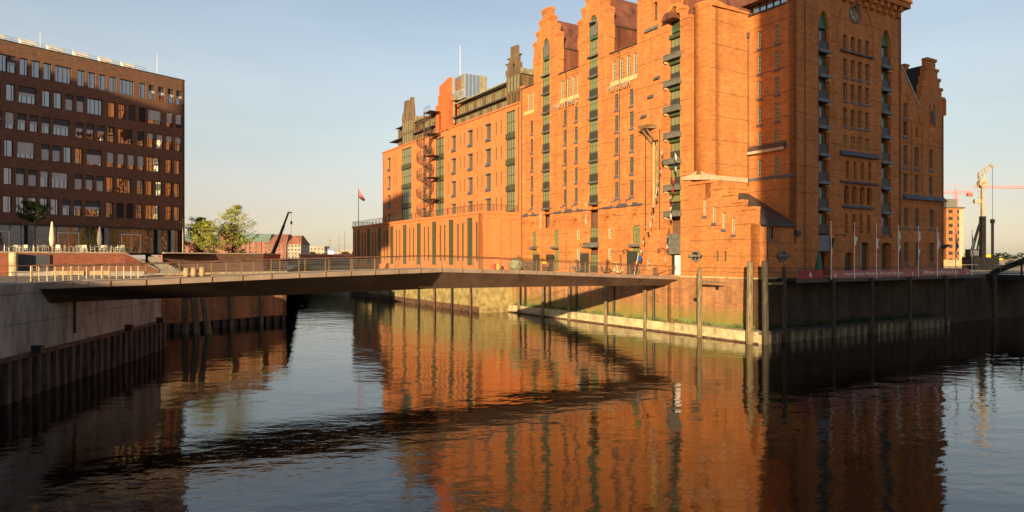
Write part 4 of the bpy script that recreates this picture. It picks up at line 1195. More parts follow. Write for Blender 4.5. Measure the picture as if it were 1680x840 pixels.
for k in range(6):
    MB().box(1.14, 1.19, 66.65 + k * .71, 66.65 + k * .71 + .66, 33.8, 36.4).build('glass_panel' if 1 < k < 5 else 'louvre_panel', G_B if 1 < k < 5 else M['cop2'], of)
for k in range(6): MB().box(1.3 + k * .78, 1.9 + k * .78, 66.5, 66.58, 32.2, 36.4).build('glass_panel', G_B if k < 4 else M['cop2'], of)
b = MB()
for k in range(9): b.tube((.6, 66.6 + k * .5, 32.1), (.6, 66.6 + k * .5, 33.1), .03, n=4)
b.tube((.6, 66.5, 33.1), (.6, 70.7, 33.1), .04); b.build('guard_rail', M['rail'], of)
# podium
pd = Plane(of, ZB, 'x', -7)
c = 49.1
cs = []
while c < 104: cs.append(c); c += 6.68
for c in cs:
    wd = 2.0
    pd.win(c, 7.3, wd, 7.5, 'rect', .14, .1, 2, 5, M['olive'], G_P, name='tall_window')
    for q in (2.35, 4.1):
        if c + q < 106: pd.win(c + q, 8.0, .72, 6.05, 'rect', .08, .06, 0, 4, M['olive'], G_P, name='tall_window')
for a in (46.75,): pd.win(a, 8.0, .72, 6.05, 'rect', .08, .06, 0, 4, M['olive'], G_P, name='tall_window')
pd.wall('podium_wall', [(45.6, 6.4), (106.6, 6.4), (106.6, 15.3), (45.6, 15.3)], BR2, .6)
pe = Plane(of, ZB, 'y', 45.6)
for x in (-5.1, -2.6, -.9): pe.hole(x, 7.2, 1.3 if x > -4 else 1.6, 7.4, 'rect', .12)
pe.wall('podium_side', [(-7, 6.4), (0, 6.4), (0, 15.3), (-7, 15.3)], BR2, .6)
b = MB()
for x, w_ in ((-5.1, 1.6), (-2.6, 1.3), (-.9, 1.3)): pe.slabbox(b.mark(), x - w_ / 2, x + w_ / 2, 7.2, 14.6, .11, .2)
b.build_each('blind_panel', BR2, of)
MB().box(-7.15, 0, 45.45, 106.8, 8.9, 9.3).build('podium_cornice', BR2, of)
MB().box(-6.9, 0, 45.7, 106.5, 8.6, 8.88).box(-6, 0, 46.2, 106, 0, 8.5).build('podium_core', M['slab'], of)
MB().box(-7, -.1, 106.3, 106.6, 0, 8.9).build('podium_end', BR2, of)
for (x0, y0, x1, y1) in ((-7.0, 45.6, -7.0, 106.6), (-7, 45.6, 0, 45.6), (-7, 106.6, 0, 106.6)):
    b = MB(); L = math.hypot(x1 - x0, y1 - y0); nn_ = int(L / 1.9)
    for k in range(nn_ + 1):
        x, y = x0 + (x1 - x0) * k / nn_, y0 + (y1 - y0) * k / nn_
        b.tube((x, y, 9.3), (x, y, 10.35), .05, n=4)
    for z in (9.45, 9.6, 9.75, 9.9, 10.05, 10.2): b.tube((x0, y0, z), (x1, y1, z), .02, n=4)
    b.tube((x0, y0, 10.35), (x1, y1, 10.35), .04, n=5)
    b.build('guard_rail', M['rail'], of)
# spiral escape stair
stc = thing('spiral_stair', 'dark steel spiral escape stair winding up the office wing facade', 'spiral stair', AB(77.6, -2.1, 15.75), MR)
MB().tube((0, 0, 0), (0, 0, 21.5), .12, n=8).build('pole', M['dark'], stc)
tr, rl = MB(), MB()
n_ = 105
for k in range(n_):
    t0 = k * .36; z = .3 + k * .195; t1 = t0 + .3
    f = lambda r_, t: (r_ * math.cos(t), r_ * math.sin(t))
    P4 = [f(.12, t0), f(1.5, t0), f(1.5, t1), f(.12, t1)]
    tr.prism([(*q, z) for q in P4], [(*q, z + .05) for q in P4])
    a_, b_ = f(1.5, t0), f(1.5, t0 + .36)
    rl.tube((*a_, z), (*a_, z + 1.0), .03, n=4)
    for h in (1.0, .75, .5, .25): rl.tube((*a_, z + h), (*b_, z + h + .195), .035, n=4)
    rl.quad((*a_, z - .12), (*b_, z + .07), (*b_, z + .2), (*a_, z + .02))
tr.build('treads', M['rusty'], stc, kind='stuff'); rl.build('balustrade', M['rusty'], stc)
for k in range(5):
    z = 4.1 + k * 4.25
    MB().box(-.3, 1.85, -3.6, -.4, z, z + .12).build('landing', M['rusty'], stc)
    b = MB()
    for q in range(8): b.tube((-.3, -3.5 + q * .44, z), (-.3, -3.5 + q * .44, z + 1.05), .02, n=4)
    b.tube((-.3, -3.5, z + 1.05), (-.3, -.4, z + 1.05), .03, n=4); b.build('guard_rail', M['dark'], stc)
for x in (-.2, 1.7): MB().tube((x, -3.5, 0), (x, -3.5, 21), .06, n=6).build('post', M['dark'], stc)
# rods on roofs
def mast(x, y, z0, z1, lab, r=.035, m=None, nm='lightning_rod', cat='rod'):
    return tag(MB().tube((0, 0, 0), (0, 0, z1 - z0), r, r * .6, 6).build(nm, m or M['white'], None, (x, y, z0)), lab, cat)
x, y, _ = AB(72.0, 3); mast(x, y, 38, 49.8, 'tall thin white rod rising from the brick stair tower', .05)

# ------------------------------------------------------------------ quay in front of the museum: exhibits
def AO(name, lab, cat, a, b_, z=6.42, rz=0, group=None): return thing(name, lab, cat, AB(a, b_, z), MR + rz, group)
t = AO('ship_propeller', 'bronze ship propeller on a stand outside the museum', 'propeller', 37.2, -.7)
b = MB(); b.lathe([(.25, -.3), (.3, 0), (.2, .35), (.05, .5)], (0, 0, 0), 10)
hub = ob('hub', b.mesh('hub', M['yel']), t, (0, 0, 1.35)); hub.rotation_euler = (0, -math.pi / 2, 0)
for k in range(4):
    b = MB(); th = k * math.pi / 2 + .5; pts = []
    for i in range(9):
        q = math.pi * i / 8; rr = .15 + 1.0 * math.sin(q / 1.0) ** .5 * (1 if i else .2)
        pts.append((.18 * math.cos(q), rr * math.cos(th + (i - 4) * .16), 1.35 + rr * math.sin(th + (i - 4) * .16)))
    c0 = (0, 0, 1.35)
    for p0, p1 in zip(pts, pts[1:]): b.quad(c0, p0, p1); b.quad((.06, 0, 1.35), (p0[0] + .05, *p0[1:]), (p1[0] + .05, *p1[1:]))
    b.build('blade', M['cop'], t)
MB().box(-.3, .3, -.25, .25, 0, .9).build('stand', M['rusty'], t)
def anchor(lab, a, m, s=1.0, tilt=.3, b_=-.65):
    t = AO('ship_anchor', lab, 'anchor', a, b_)
    b = MB(); b.tube((0, 0, .2 * s), (.1, tilt, 2.0 * s), .13 * s, .1 * s, 8); sh = b.build('shank', m, t)
    b = MB(); b.tube((.1, tilt - .5 * s, 1.75 * s), (.1, tilt + .5 * s, 1.75 * s), .07 * s, n=6); b.build('stock', m, t)
    for sg in (-1, 1):
        b = MB(); pts = [(0, sg * .95 * s * math.sin(q), .25 * s + .75 * s * (1 - math.cos(q))) for q in [i * .25 for i in range(6)]]
        b.path(pts, .12 * s, 6)
        e = pts[-1]; b.prism([(e[0] - .2, e[1] - .12, e[2] - .25), (e[0] + .2, e[1] - .12, e[2] - .25), (e[0], e[1] - .2 * sg, e[2] + .3)], [(e[0] - .2, e[1] + .08, e[2] - .25), (e[0] + .2, e[1] + .08, e[2] - .25), (e[0], e[1] + .05, e[2] + .3)])
        b.build('fluke', m, t)
anchor('large grey anchor standing against the museum wall by the iron doors', 29.4, M['slab'], 1.0)
anchor('rusty round-armed anchor in front of the museum, nearer the footbridge end', 23.2, M['rusty'], .95, -.2)
anchor('pale anchor shank leaning by the museum door next to the signal flags', 20.6, M['ledge'], .8, .6)
# boulder-like old buoy frame and mill wheel near the podium corner
t = AO('buoy', 'big mossy green iron buoy lying at the podium corner', 'buoy', 44.2, -1.9, 6.42)
b = MB(); b.lathe([(.3, 0), (.85, .25), (1.1, .8), (1.1, 1.6), (.8, 2.1), (.35, 2.35)], (0, 0, 0), 14); bo = b.build('body', M['verd'], t); bo.rotation_euler = (0, .5, 0)
MB().lathe([(.12, 0), (.12, .5)], (.9, 0, 2.0), 8).build('lifting_eye', M['rusty'], t)
t = AO('winch', 'rusty ship winch beside the mossy buoy on the quay', 'winch', 41.8, -.7)
MB().box(-.5, .5, -.7, .7, 0, .35).build('base', M['rusty'], t)
b = MB(); b.tube((0, -.6, .95), (0, .6, .95), .42, n=14); b.build('drum', M['rusty'], t)
for sg in (-1, 1): MB().tube((0, sg * .6, .95), (0, sg * .72, .95), .62, n=16).build('end_wheel', M['rusty'], t)
for i, (a, hh) in enumerate(((38.9, 2.6), (35.3, 2.6), (26.9, 2.7), (17.2, 2.9))):
    t = AO('iron_door_panel', 'tall dark iron shutter standing at the museum doorway, %s from the footbridge end' % ORD[3 - i], 'shutter', a + 1.5, -.12)
    for q in range(4): MB().box(-.04, .04, -.9 + q * .45, -.9 + q * .45 + .43, .05, hh).build('panel', M['rail'], t)
for i, (a, c_, nm) in enumerate(((47.9, 'redp', 'red'), (46.7, 'yel', 'yellow'))):
    b_ = -7 - 0
    x, y, _ = AB(a - 2.6 - i * .2, -4.8)
    t = thing('hydrant', nm + ' hydrant standing in front of the podium side wall', 'hydrant', (x, y, 6.42))
    MB().lathe([(.3, 0), (.3, .12), (.2, .15), (.2, .8), (.28, .85), (.24, 1.1), (.06, 1.2)], (0, 0, 0), 12).build('body', M[c_], t)
    MB().tube((-.35, 0, .65), (.35, 0, .65), .08, n=8).build('outlet', M[c_], t)
for i in range(5):
    x, y, _ = AB(83 - i * 7.2, -7.9 + .6)
    t = thing('concrete_bench', 'small pale block bench on the podium quay edge, %s from the far end' % ORD[i], 'bench', (*AB(82.5 - i * 7.0, -7.0 + .35)[:2], 6.42), MR)
    MB().box(-.28, -.04, -.7, .7, .32, .45).build('seat', M['ledge'], t)
    for sg in (-.55, .4): MB().box(-.26, -.06, sg, sg + .15, 0, .32).build('leg', M['ledge'], t)
# wall lamps bent over the doors
for i, (a, z) in enumerate(((39.6, 10.0), (27.9, 10.2), (19.2, 9.3), (12.9, 9.4))):
    t = AO('wall_lamp', 'thin curved wall lamp on the museum front, %s from the podium' % ORD[i], 'lamp', a, 0, z)
    MB().path([(0, 0, 0), (-.5, -.1, .25), (-1.0, -.1, .2), (-1.2, -.1, 0)], .035, 5).build('arm', M['dark'], t)
    MB().lathe([(.05, .1), (.16, -.08)], (-1.2, -.1, 0), 8).build('shade', M['dark'], t)
# mooring of signal flags: two strings
def flagstring(nm, pts, cols_, side):
    x0, y0, _ = AB(pts[0][0], -1.4)
    t = thing('signal_flag_line', 'cord of nautical signal flags hanging %s' % nm, 'flag line', AB(pts[0][0], -1.4, pts[0][1]), MR)
    b = MB(); P = [(0, p[0] - pts[0][0], p[1] - pts[0][1]) for p in pts]; b.path(P, .012, 4); b.build('cord', M['rail'], t)
    k = 0
    L = []
    for p, q in zip(P, P[1:]):
        n_ = max(1, round(math.dist(p, q) / 1.15))
        for i in range(n_): L.append(tuple(p[j] + (q[j] - p[j]) * (i + .3) / n_ for j in range(3)))
    for i, p in enumerate(L):
        cn = cols_[i % len(cols_)]
        w, h = R.uniform(.42, .65), R.uniform(.9, 1.2); sw = R.uniform(-.25, .25)
        b = MB()
        g = [(p[0] + .02, p[1], p[2]), (p[0] - .1, p[1] + sw - w * .5, p[2] - h * .45), (p[0] + .05, p[1] + sw * 1.3, p[2] - h), (p[0] + .12, p[1] + w * .5 + sw, p[2] - h * .5)]
        b.quad(g[0], g[1], g[3]); b.quad(g[1], g[2], g[3], m=1)
        b.build('signal_flag', (M[cn[0]], M[cn[1]]), t)
cc = [('white', 'white'), ('yel', 'black'), ('black', 'white'), ('redp', 'white'), ('white', 'white'), ('white', 'redp'), ('white', 'black'), ('black', 'white')]
flagstring('down to the quay railing left of the balcony bay', [(11.8, 21.5), (12.7, 17.3), (13.6, 14.2), (14.8, 11.4), (16.2, 9.0)], cc, 0)
flagstring('straight down in front of the balcony bay', [(9.9, 20.8), (10.3, 17.0), (10.6, 14.0), (10.9, 11.6), (11.5, 9.2), (11.7, 7.8)], [('white', 'white'), ('blue', 'white'), ('yel', 'redp'), ('redp', 'redp'), ('white', 'black'), ('redp', 'white'), ('white', 'white'), ('yel', 'yel'), ('yel', 'blue'), ('white', 'redp')], 0)
t = AO('flag_pole', 'short pole with a blue and red flag leaning over the quay rail', 'flag', 16.7, -1.1)
MB().tube((0, .4, 0), (-.1, -.5, 2.6), .03, n=5).build('pole', M['white'], t)
MB().quad((-.1, -.5, 2.5), (-.15, -1.2, 2.2), (-.1, -.9, 1.5), (-.05, -.2, 1.9)).build('flag', M['blue'], t)
MB().quad((-.05, -.1, 1.8), (-.1, -.1, .9), (-.1, .35, .7), (-.05, .25, 1.4)).build('flag', M['redp'], t)

# ------------------------------------------------------------------ deck with flags on the shaded side
dk = thing('promenade_deck', 'narrow steel promenade deck along the shaded museum front carrying red banners', 'deck', AB(0, 0, 6.2), MR)
MB().box(3.3, 42, -2.3, -.02, -.1, .16).box(3.3, 42, -2.36, -2.2, -.28, -.02).build('deck_plate', M['dark'], dk)
b = MB()
for k in range(21): b.tube((3.5 + k * 1.85, -2.3, .15), (3.5 + k * 1.85, -2.3, 1.2), .03, n=4)
b.build('posts', M['grey'], dk)
b = MB(); b.tube((3.4, -2.3, 1.2), (41.5, -2.3, 1.2), .035, n=5); b.tube((3.4, -2.3, 1.08), (41.5, -2.3, 1.08), .02, n=4); b.build('handrail', M['dark'], dk)
MB().box(3.5, 7.6, -2.42, -2.38, .12, 1.0).build('banner', M['red'], dk)
MB().box(8.9, 37.9, -2.42, -2.38, .1, .92).build('banner', M['rose'], dk)
text('Internationales Maritimes Museum Hamburg', dk, (16.95, -2.425, .27), 0, .52, .004, M['white'], 'banner_text', sx=1.2)
text('3000 Jahre Schifffahrtsgeschichte', dk, (31.0, -2.425, .27), 0, .52, .004, M['white'], 'banner_text', sx=1.2)
def shiplogo(x, z, s):
    b = MB(); y = -2.43
    b.quad((x - .3 * s, y, z), (x + .3 * s, y, z), (x + .2 * s, y, z - .12 * s), (x - .2 * s, y, z - .12 * s))
    b.quad((x - .04 * s, y, z + .05 * s), (x - .28 * s, y, z + .05 * s), (x - .04 * s, y, z + .6 * s))
    b.quad((x + .04 * s, y, z + .05 * s), (x + .24 * s, y, z + .05 * s), (x + .04 * s, y, z + .48 * s))
    b.build('ship_emblem', M['white'], dk)
shiplogo(5.5, .42, .8); shiplogo(9.7, .32, .7); shiplogo(24.6, .32, .6); shiplogo(37.3, .32, .6)
FL = [('German black, red and gold', 'yel', 'black'), ('red with white castle', 'redp', 'white'), ('red and white quartered', 'redp', 'white'), ('grey and white', 'white', 'grey'), ('white with red disc', 'white', 'redp'), ('plain white', 'white', 'white'), ('dark red and blue', 'redp', 'blue'), ('pale grey', 'grey', 'grey')]
for i, ((lab, c1, c2), b_, zt) in enumerate(zip(FL, (8.86, 12.97, 17.09, 21.46, 25.7, 29.9, 34.19, 38.26), (12.2, 12.2, 12.2, 12.15, 12.1, 12.1, 12.0, 11.9))):
    t = thing('flagpole', 'white flagpole on the promenade deck with a limp %s flag' % lab, 'flagpole', AB(-2.5, b_, 6.2), MR, 'flagpoles along the promenade deck')
    MB().tube((0, 0, 0), (0, 0, zt - 6.2), .055, .035, 8).build('pole', M['white'], t)
    MB().lathe([(.07, 0), (.05, .1), (.01, .14)], (0, 0, zt - 6.2), 8).build('finial', M['white'], t)
    b = MB(); H = zt - 6.2 - .5; ln = 2.4 if i % 2 else 2.8
    pr = []
    for k in range(9):
        z = H - ln * k / 8; w = .2 + .42 * math.sin(math.pi * min(1, k / 7)) + .05 * math.sin(k * 2.1 + i)
        pr.append((z, w, .08 * math.sin(k * 1.3 + i)))
    for k, ((z0, w0, d0), (z1, w1_, d1)) in enumerate(zip(pr, pr[1:])):
        mi = 1 if (2 < k < 6) else 0
        b.quad((.03, 0, z0), (w0 * .5, d0 - .1, z0 - .1), (w1_ * .5, d1 - .1, z1 - .1), (.03, 0, z1), m=mi)
        b.quad((w0 * .5, d0 - .1, z0 - .1), (w0, d0 + .06, z0 - .25), (w1_, d1 + .06, z1 - .25), (w1_ * .5, d1 - .1, z1 - .1), m=1 if k > 5 else 0)
    b.build('flag', (M[c1], M[c2]), t)
    if i == 0: MB().quad((.04, -.02, H - .1), (.2, -.12, H - .3), (.22, -.12, H - .9), (.04, -.02, H - .8)).build('flag_stripe', M['redp'], t)
t = thing('parasol', 'closed dark green parasol on the promenade deck beneath the hoist bay', 'parasol', AB(-1.4, 8.35, 6.36), MR)
MB().tube((0, 0, 0), (0, 0, 2.9), .04).build('pole', M['wood'], t)
smooth(MB().lathe([(.5, .55), (.42, 1.0), (.25, 1.9), (.1, 2.7), (.02, 2.95)], (0, 0, 0), 10).build('canopy', M['gcloth'], t))
for i, b_ in enumerate((12.9, 21.8)):
    t = thing('wall_lamp', 'dark wall lamp beside the %s hoist bay of the shaded front' % ('left', 'right')[i], 'lamp', AB(0, b_, 10.9), MR)
    MB().path([(0, 0, 0), (.5, -.5, .15), (.9, -.9, .1)], .035, 5).build('arm', M['dark'], t)
    MB().lathe([(.05, .08), (.2, -.1)], (.9, -.9, .1), 8).build('shade', M['dark'], t)
t = thing('pale_awning_block', 'pale grey bracket block at the lower right corner of the museum wing', 'bracket', AB(-.1, 36.1, 9.6), MR)
MB().prism([(-.2, 0, 0), (.3, 0, 0), (.3, -.5, .35), (-.2, -.5, .35)], [(-.2, 0, .6), (.3, 0, .6), (.3, -.8, .6), (-.2, -.8, .6)]).build('block', M['slab'], t)

# ------------------------------------------------------------------ FOOTBRIDGE
fb = thing('footbridge', 'brown steel footbridge with folded underside spanning the canal', 'footbridge', (-30.2, 42.8, 0), math.atan2(35.3, 49.4))
ZP = [(-.6, 6.76), (6.7, 6.9), (17, 7.22), (29.6, 7.52), (38.6, 7.23), (50.4, 6.72), (60.2, 6.32)]
def dz(x):
    for (x0, z0), (x1, z1) in zip(ZP, ZP[1:]):
        if x <= x1: return z0 + (z1 - z0) * (x - x0) / (x1 - x0)
    return ZP[-1][1]
WD = 4.7
b = MB()
xs = [p[0] for p in ZP]
for x0, x1 in zip(xs, xs[1:]): b.quad((x0, .12, dz(x0)), (x1, .12, dz(x1)), (x1, WD - .12, dz(x1)), (x0, WD - .12, dz(x0)))
b.build('deck', M['deck'], fb)
b = MB()
for y0, y1 in ((0, .12), (WD - .12, WD)):
    for x0, x1 in zip(xs, xs[1:]):
        b.prism([(x0, y0, dz(x0) - .32), (x1, y0, dz(x1) - .32), (x1, y1, dz(x1) - .32), (x0, y1, dz(x0) - .32)], [(x0, y0, dz(x0) + .05), (x1, y0, dz(x1) + .05), (x1, y1, dz(x1) + .05), (x0, y1, dz(x0) + .05)])
b.build('edge_beam', mat('edge_beam_steel', (.27, .2, .16), .55, .2, var=.12, vs=.6), fb)
KX = 29.6
Lf = MB()
segs = [(-.6, .1, 5.5, 1.1), (7, 6.9, 5.48, 3.0), (17, 18.0, 5.37, 4.5), (KX, 30.9, 5.55, 4.5)]
for (x0, bx0, z0, e0), (x1, bx1, z1, e1) in zip(segs, segs[1:]):
    Lf.mark().quad((x0, .0, dz(x0) - .32), (x1, .0, dz(x1) - .32), (bx1, e1, z1), (bx0, e0, z0))
    Lf.quad((bx0, e0, z0), (bx1, e1, z1), (x1, WD, dz(x1) - .3), (x0, WD, dz(x0) - .3))
Lf.mark().quad((-.6, 0, dz(-.6) - .32), (.1, 1.1, 5.5), (-.6, WD, dz(-.6) - .3))
Lf.build_each('hull_plate', M['rust'], fb)
Rt = MB()
segs = [(KX, 29.2, 5.73), (38.6, 39.2, 5.63), (50.4, 50.2, 5.48), (60.2, 59.2, 5.33)]
for (x0, bx0, z0), (x1, bx1, z1) in zip(segs, segs[1:]):
    Rt.mark().quad((x0, .0, dz(x0) - .32), (x1, .0, dz(x1) - .32), (bx1, .9, z1), (bx0, .9, z0))
    Rt.quad((bx0, .9, z0), (bx1, .9, z1), (bx1, WD - .9, z1), (bx0, WD - .9, z0))
    Rt.quad((bx0, WD - .9, z0), (bx1, WD - .9, z1), (x1, WD, dz(x1) - .32), (x0, WD, dz(x0) - .32))
Rt.mark().quad((60.2, 0, dz(60.2) - .32), (59.2, .9, 5.33), (59.2, WD - .9, 5.33), (60.2, WD, dz(60.2) - .32))
Rt.mark().quad((KX, .0, dz(KX) - .32), (29.2, .9, 5.73), (30.9, 4.5, 5.55), (KX, WD, dz(KX) - .3))
Rt.build_each('hull_plate', M['rust'], fb)
for x in [2.2 + 4.1 * k for k in range(7, 14)]:        # welded seams on the hull plates
    if abs(x - KX) < .8: continue
    sg = ([(-.6, .1, 5.5, 1.1), (7, 6.9, 5.48, 3.0), (17, 18.0, 5.37, 4.5), (KX, 30.9, 5.55, 4.5)] if x < KX else [(KX, 29.2, 5.73, .9), (38.6, 39.2, 5.63, .9), (50.4, 50.2, 5.48, .9), (60.2, 59.2, 5.33, .9)])
    for (x0, bx0, z0, e0), (x1, bx1, z1, e1) in zip(sg, sg[1:]):
        if x0 <= x <= x1:
            f = (x - x0) / (x1 - x0); bx, ez, ee = bx0 + (bx1 - bx0) * f, z0 + (z1 - z0) * f, e0 + (e1 - e0) * f
            MB().tube((x, -.0, dz(x) - .33), (bx, ee, ez), .018, n=4).build('plate_seam', M['rusty'], fb); break
def railing(y, name, x0=0.1, x1=60.0, st=2.1, out=0):
    sg = -1 if y < 1 else 1
    x = x0; k = 0
    pm = MB()
    pm.prism([(-.035, -.012, 0), (.035, -.012, 0), (.035, .012, 0), (-.035, .012, 0)], [(-.03, -.012 - .0, 1.1), (.03, -.012, 1.1), (.03, .012, 1.1), (-.03, .012, 1.1)])
    pm.box(-.04, .04, -.03, .03, -.32, .04)
    me = pm.mesh('post', bronze)
    while x < x1:
        ob('railing_post', me, fb, (x, y + sg * .05, dz(x) + .03)); x += st
    b = MB()
    pts = [x0] + [q for q in xs if x0 < q < x1] + [x1]
    P = [(q, y + sg * .05, dz(q) + 1.14) for q in pts]
    b.path(P, .04, 6); b.build('handrail', M['rusty'], fb)
    b = MB()
    for h in (.25, .42, .59, .76, .93): b.path([(p[0], p[1], p[2] - 1.14 + h) for p in P], .009, 4)
    b.build('rail_wires', M['steel'], fb)
bronze = mat('bronze_post', (.34, .2, .1), .45, .5, var=.1)
railing(0, 'near'); railing(WD, 'far')
b = MB()
for y in (0, WD): b.tube((57.2, y, dz(57) + .2), (60.2, y, dz(60) + 1.1), .035)
b.build('end_brace', M['rusty'], fb, kind='stuff')
MB().box(56.6, 57.0, -.05, .25, dz(57), dz(57) + .95).build('control_box', M['rusty'], fb)
MB().box(-2.0, -.55, -.25, WD, 6.2, 6.76).build('abutment', M['conc'], fb)
# railing on the left quay edge
qr = thing('quay_railing', 'thin steel railing along the left quay before the footbridge', 'railing', (0, 0, 6.86))
b = MB()
y = 12.0
while y < 43.6:
    x = -23.9 - (y - 7.4) * .1629 - .25 if y < 38.7 else -29.0 - (y - 38.7) * .1325 - .25
    b.mark().tube((x, y, 0), (x, y, 1.1), .03, n=5); y += 2.2
b.build_each('post', bronze, qr)
b = MB()
for h in (.35, .7, 1.1): b.path([(-24.9, 12, h), (-29.25, 38.7, h), (-29.9, 43.6, h)], .02, 5)
b.build('rails', M['steel'], qr)
# row of pale posts along the ramp behind the bridge
pr_ = thing('ramp_railing', 'row of pale sunlit posts along the ramp behind the footbridge', 'railing', (0, 0, 6.7))
for k in range(15):
    t_ = k / 14; x = -35.6 + 8.0 * t_ * .72; y = 50.5 + t_ * 4.0
    MB().box(x - .03, x + .03, y - .02, y + .02, 0, 1.12).build('post', M['ledge'], pr_)
b = MB(); b.tube((-35.6, 50.5, 1.12), (-29.84, 54.5, 1.12), .03); b.build('top_rail', M['rusty'], pr_)

# ------------------------------------------------------------------ DARK OFFICE BLOCK on the left
lb = thing('office_block', 'dark brick office block with punched windows and blinds on the left bank', 'office building', (-49.2, 102.6, 8.95), math.atan2(.5664, -.8241))
LP = Plane(lb, 8.95, 'x', 0)
rows = {
 31.3: "D24.6o 22.68t 21.37o 20.03o 18.74o D17.41o 14.74o 13.44o 12.09o 10.76o D9.38o 6.7o 5.37t 4.0t 2.6t 1.29t",
 27.82: "24.3o 22.8o D21.48t 18.87o 17.54o 16.22b 14.88b D13.53o 10.86o 9.52o 8.21o 6.74d D5.43f 2.76f 1.4f",
 24.37: "24.2t 22.86f 21.57t 20.27t 18.93t D17.61t 14.97t 13.64t 12.27t 10.97o D9.57o 6.95o 5.57s 4.21s 2.82s 1.44s",
 20.92: "24.3o 22.98o D21.63f 18.98b 17.71b 16.39o 15.04o D13.64b 11.04f 9.67f 8.3f 6.95f D5.68o 2.86o 1.55o",
 17.48: "24.4o 23.05o 21.76b 20.43b 19.09s D17.78s 15.09b 13.76b 12.4b 11.1o D9.73o 7.01o 5.72o 4.32o 2.86o 1.62o",
 14.0: "24.45o 23.13o 21.76o 20.4o 19.14o 17.91o 16.53t 15.18t D13.82t 11.14o 9.81d 8.46d 7.15o D5.78o 2.86o 1.62o"}
blm = {}
def blind(w, z0, z1, m, parent):
    k = (round(w, 2), z0, z1, m.name)
    if k not in blm: blm[k] = MB().box(-w / 2 + .05, w / 2 - .05, -.01, .02, z0, z1).mesh('blind', m)
    ob('blind', blm[k], parent)
for z0, line in rows.items():
    for tok in line.split():
        dbl = tok[0] == 'D'; tok = tok.strip('D'); st_ = tok[-1]; t_ = float(tok[:-1])
        w = 1.92 if dbl else .95; h = 2.12
        a = t_ - w / 2
        nv = [.22, .5, .78] if dbl else [[.34], [.66]][int(t_ * 7) % 2]
        o = LP.win(a, z0, w, h, 'rect', .2, .09, nv, [.5] if st_ == 't' else 0, M['frame'], G_L)
        if st_ == 't': blind(w, 1.35, 2.05, M['blindd'], o); blind(w, 1.02, 1.34, M['blind'], o)
        if st_ == 'b': blind(w, 1.45, 2.05, M['blindd'], o); blind(w, .25 if int(t_) % 2 else .08, 1.44, M['blind'], o)
        if st_ == 'f': blind(w, .62, 2.05, M['blind'], o)
        if st_ == 's': blind(w, 1.3, 2.05, M['blind'], o)
        if st_ == 'd': blind(w, .1, 2.05, M['black'], o)
LP.wall('facade', [(0, 12.65), (60, 12.65), (60, 35.1), (0, 35.1)], BRD, .5)
LP.bar('parapet_cap', -.05, 60, 35.1, 35.22, -.05, .5, M['rail'])
Plane(lb, 8.95, 'y', 0).wall('end_wall', [(0, 8.95), (16, 8.95), (16, 35.1), (0, 35.1)], BRD, .4)
MB().box(.6, 15.5, .5, 60, 3.8, 25.8).build('building_core', BRD, lb)
MB().box(.5, 16, .3, 60, 25.8, 26.0).build('flat_roof', M['roof'], lb)
MB().box(3.5, 3.7, .3, 60, 0, 3.7).build('lobby_wall', M['blindd'], lb)
MB().box(.0, 4, .3, 60, 3.58, 3.8).build('soffit', M['blindd'], lb)
# ground floor: glazing set back, round columns, pale door frames
gp = Plane(lb, 8.95, 'x', .55)
t_ = .4
edges_ = [.4, 2.3, 3.35, 4.95, 6.2, 9.0, 10.35, 11.9, 13.0, 14.3, 17.0, 19.4, 21.0, 22.2, 24.5, 27, 30, 34]
for e0, e1 in zip(edges_, edges_[1:]):
    door = (e0, e1) in ((6.2, 9.0), (14.3, 17.0), (22.2, 24.5))
    w = e1 - e0
    gp.win((e0 + e1) / 2, 9.0 + (2.9 if door else 0), w - .03, 3.62 - (2.9 if door else 0), 'rect', 0, .05, 0, 0, M['grey'] if not door else M['grey'], G_G, name='shopfront_glass', cut=False)
    if door: gp.win((e0 + e1) / 2, 9.0, w - .05, 2.85, 'rect', -.05, .14, 1, 0, M['white'], G_G, name='door', cut=False)
for a in (1.8, 2.9 + .9, 11.1, 20.2, 28): MB().lathe([(.27, 0), (.27, 3.6)], (.05, a, 0), 16).build('column', M['conc'], lb)
# glazed end of the corner
Plane(lb, 8.95, 'y', .35, -1)
# solar panels and railing on the roof
b = MB()
for a in (8, 11, 14, 17, 20, 23): pass
for i, a in enumerate((7.6, 10.6, 13.8, 16.9, 20.0, 23.4)):
    MB().prism([(.7, a - .9, 26.45), (.7, a + .9, 26.45), (1.5, a + .9, 26.55), (1.5, a - .9, 26.55)], [(.7, a - .9, 26.5), (.7, a + .9, 26.55), (1.7, a + .9, 27.35), (1.7, a - .9, 27.35)]).build('roof_light', M['white'], lb)
b = MB()
for k in range(14): b.tube((.35, 5.6 + k * 1.5, 26.2), (.35, 5.6 + k * 1.5, 26.85), .03, n=4)
for z in (26.85, 26.55): b.tube((.35, 5.6, z), (.35, 30, z), .03, n=4)
b.build('roof_rail', M['cop2'], lb)
b = MB(); b.box(.4, 2.5, 5.2, 30, 26.1, 26.35); b.build('roof_duct', M['cop2'], lb)
def LBp(a, x=0, z=0):
    an_ = math.atan2(.5664, -.8241); return (-49.2 + x * math.cos(an_) - a * math.sin(an_), 102.6 + x * math.sin(an_) + a * math.cos(an_), z)
x, y, _ = LBp(19.0, .3); mast(x, y, 35.1, 37.4, 'thin white rod on the dark office roof, left of the two', .03)
x, y, _ = LBp(4.0, .3); mast(x, y, 35.1, 38.2, 'thin white rod on the dark office roof, right of the two', .03)

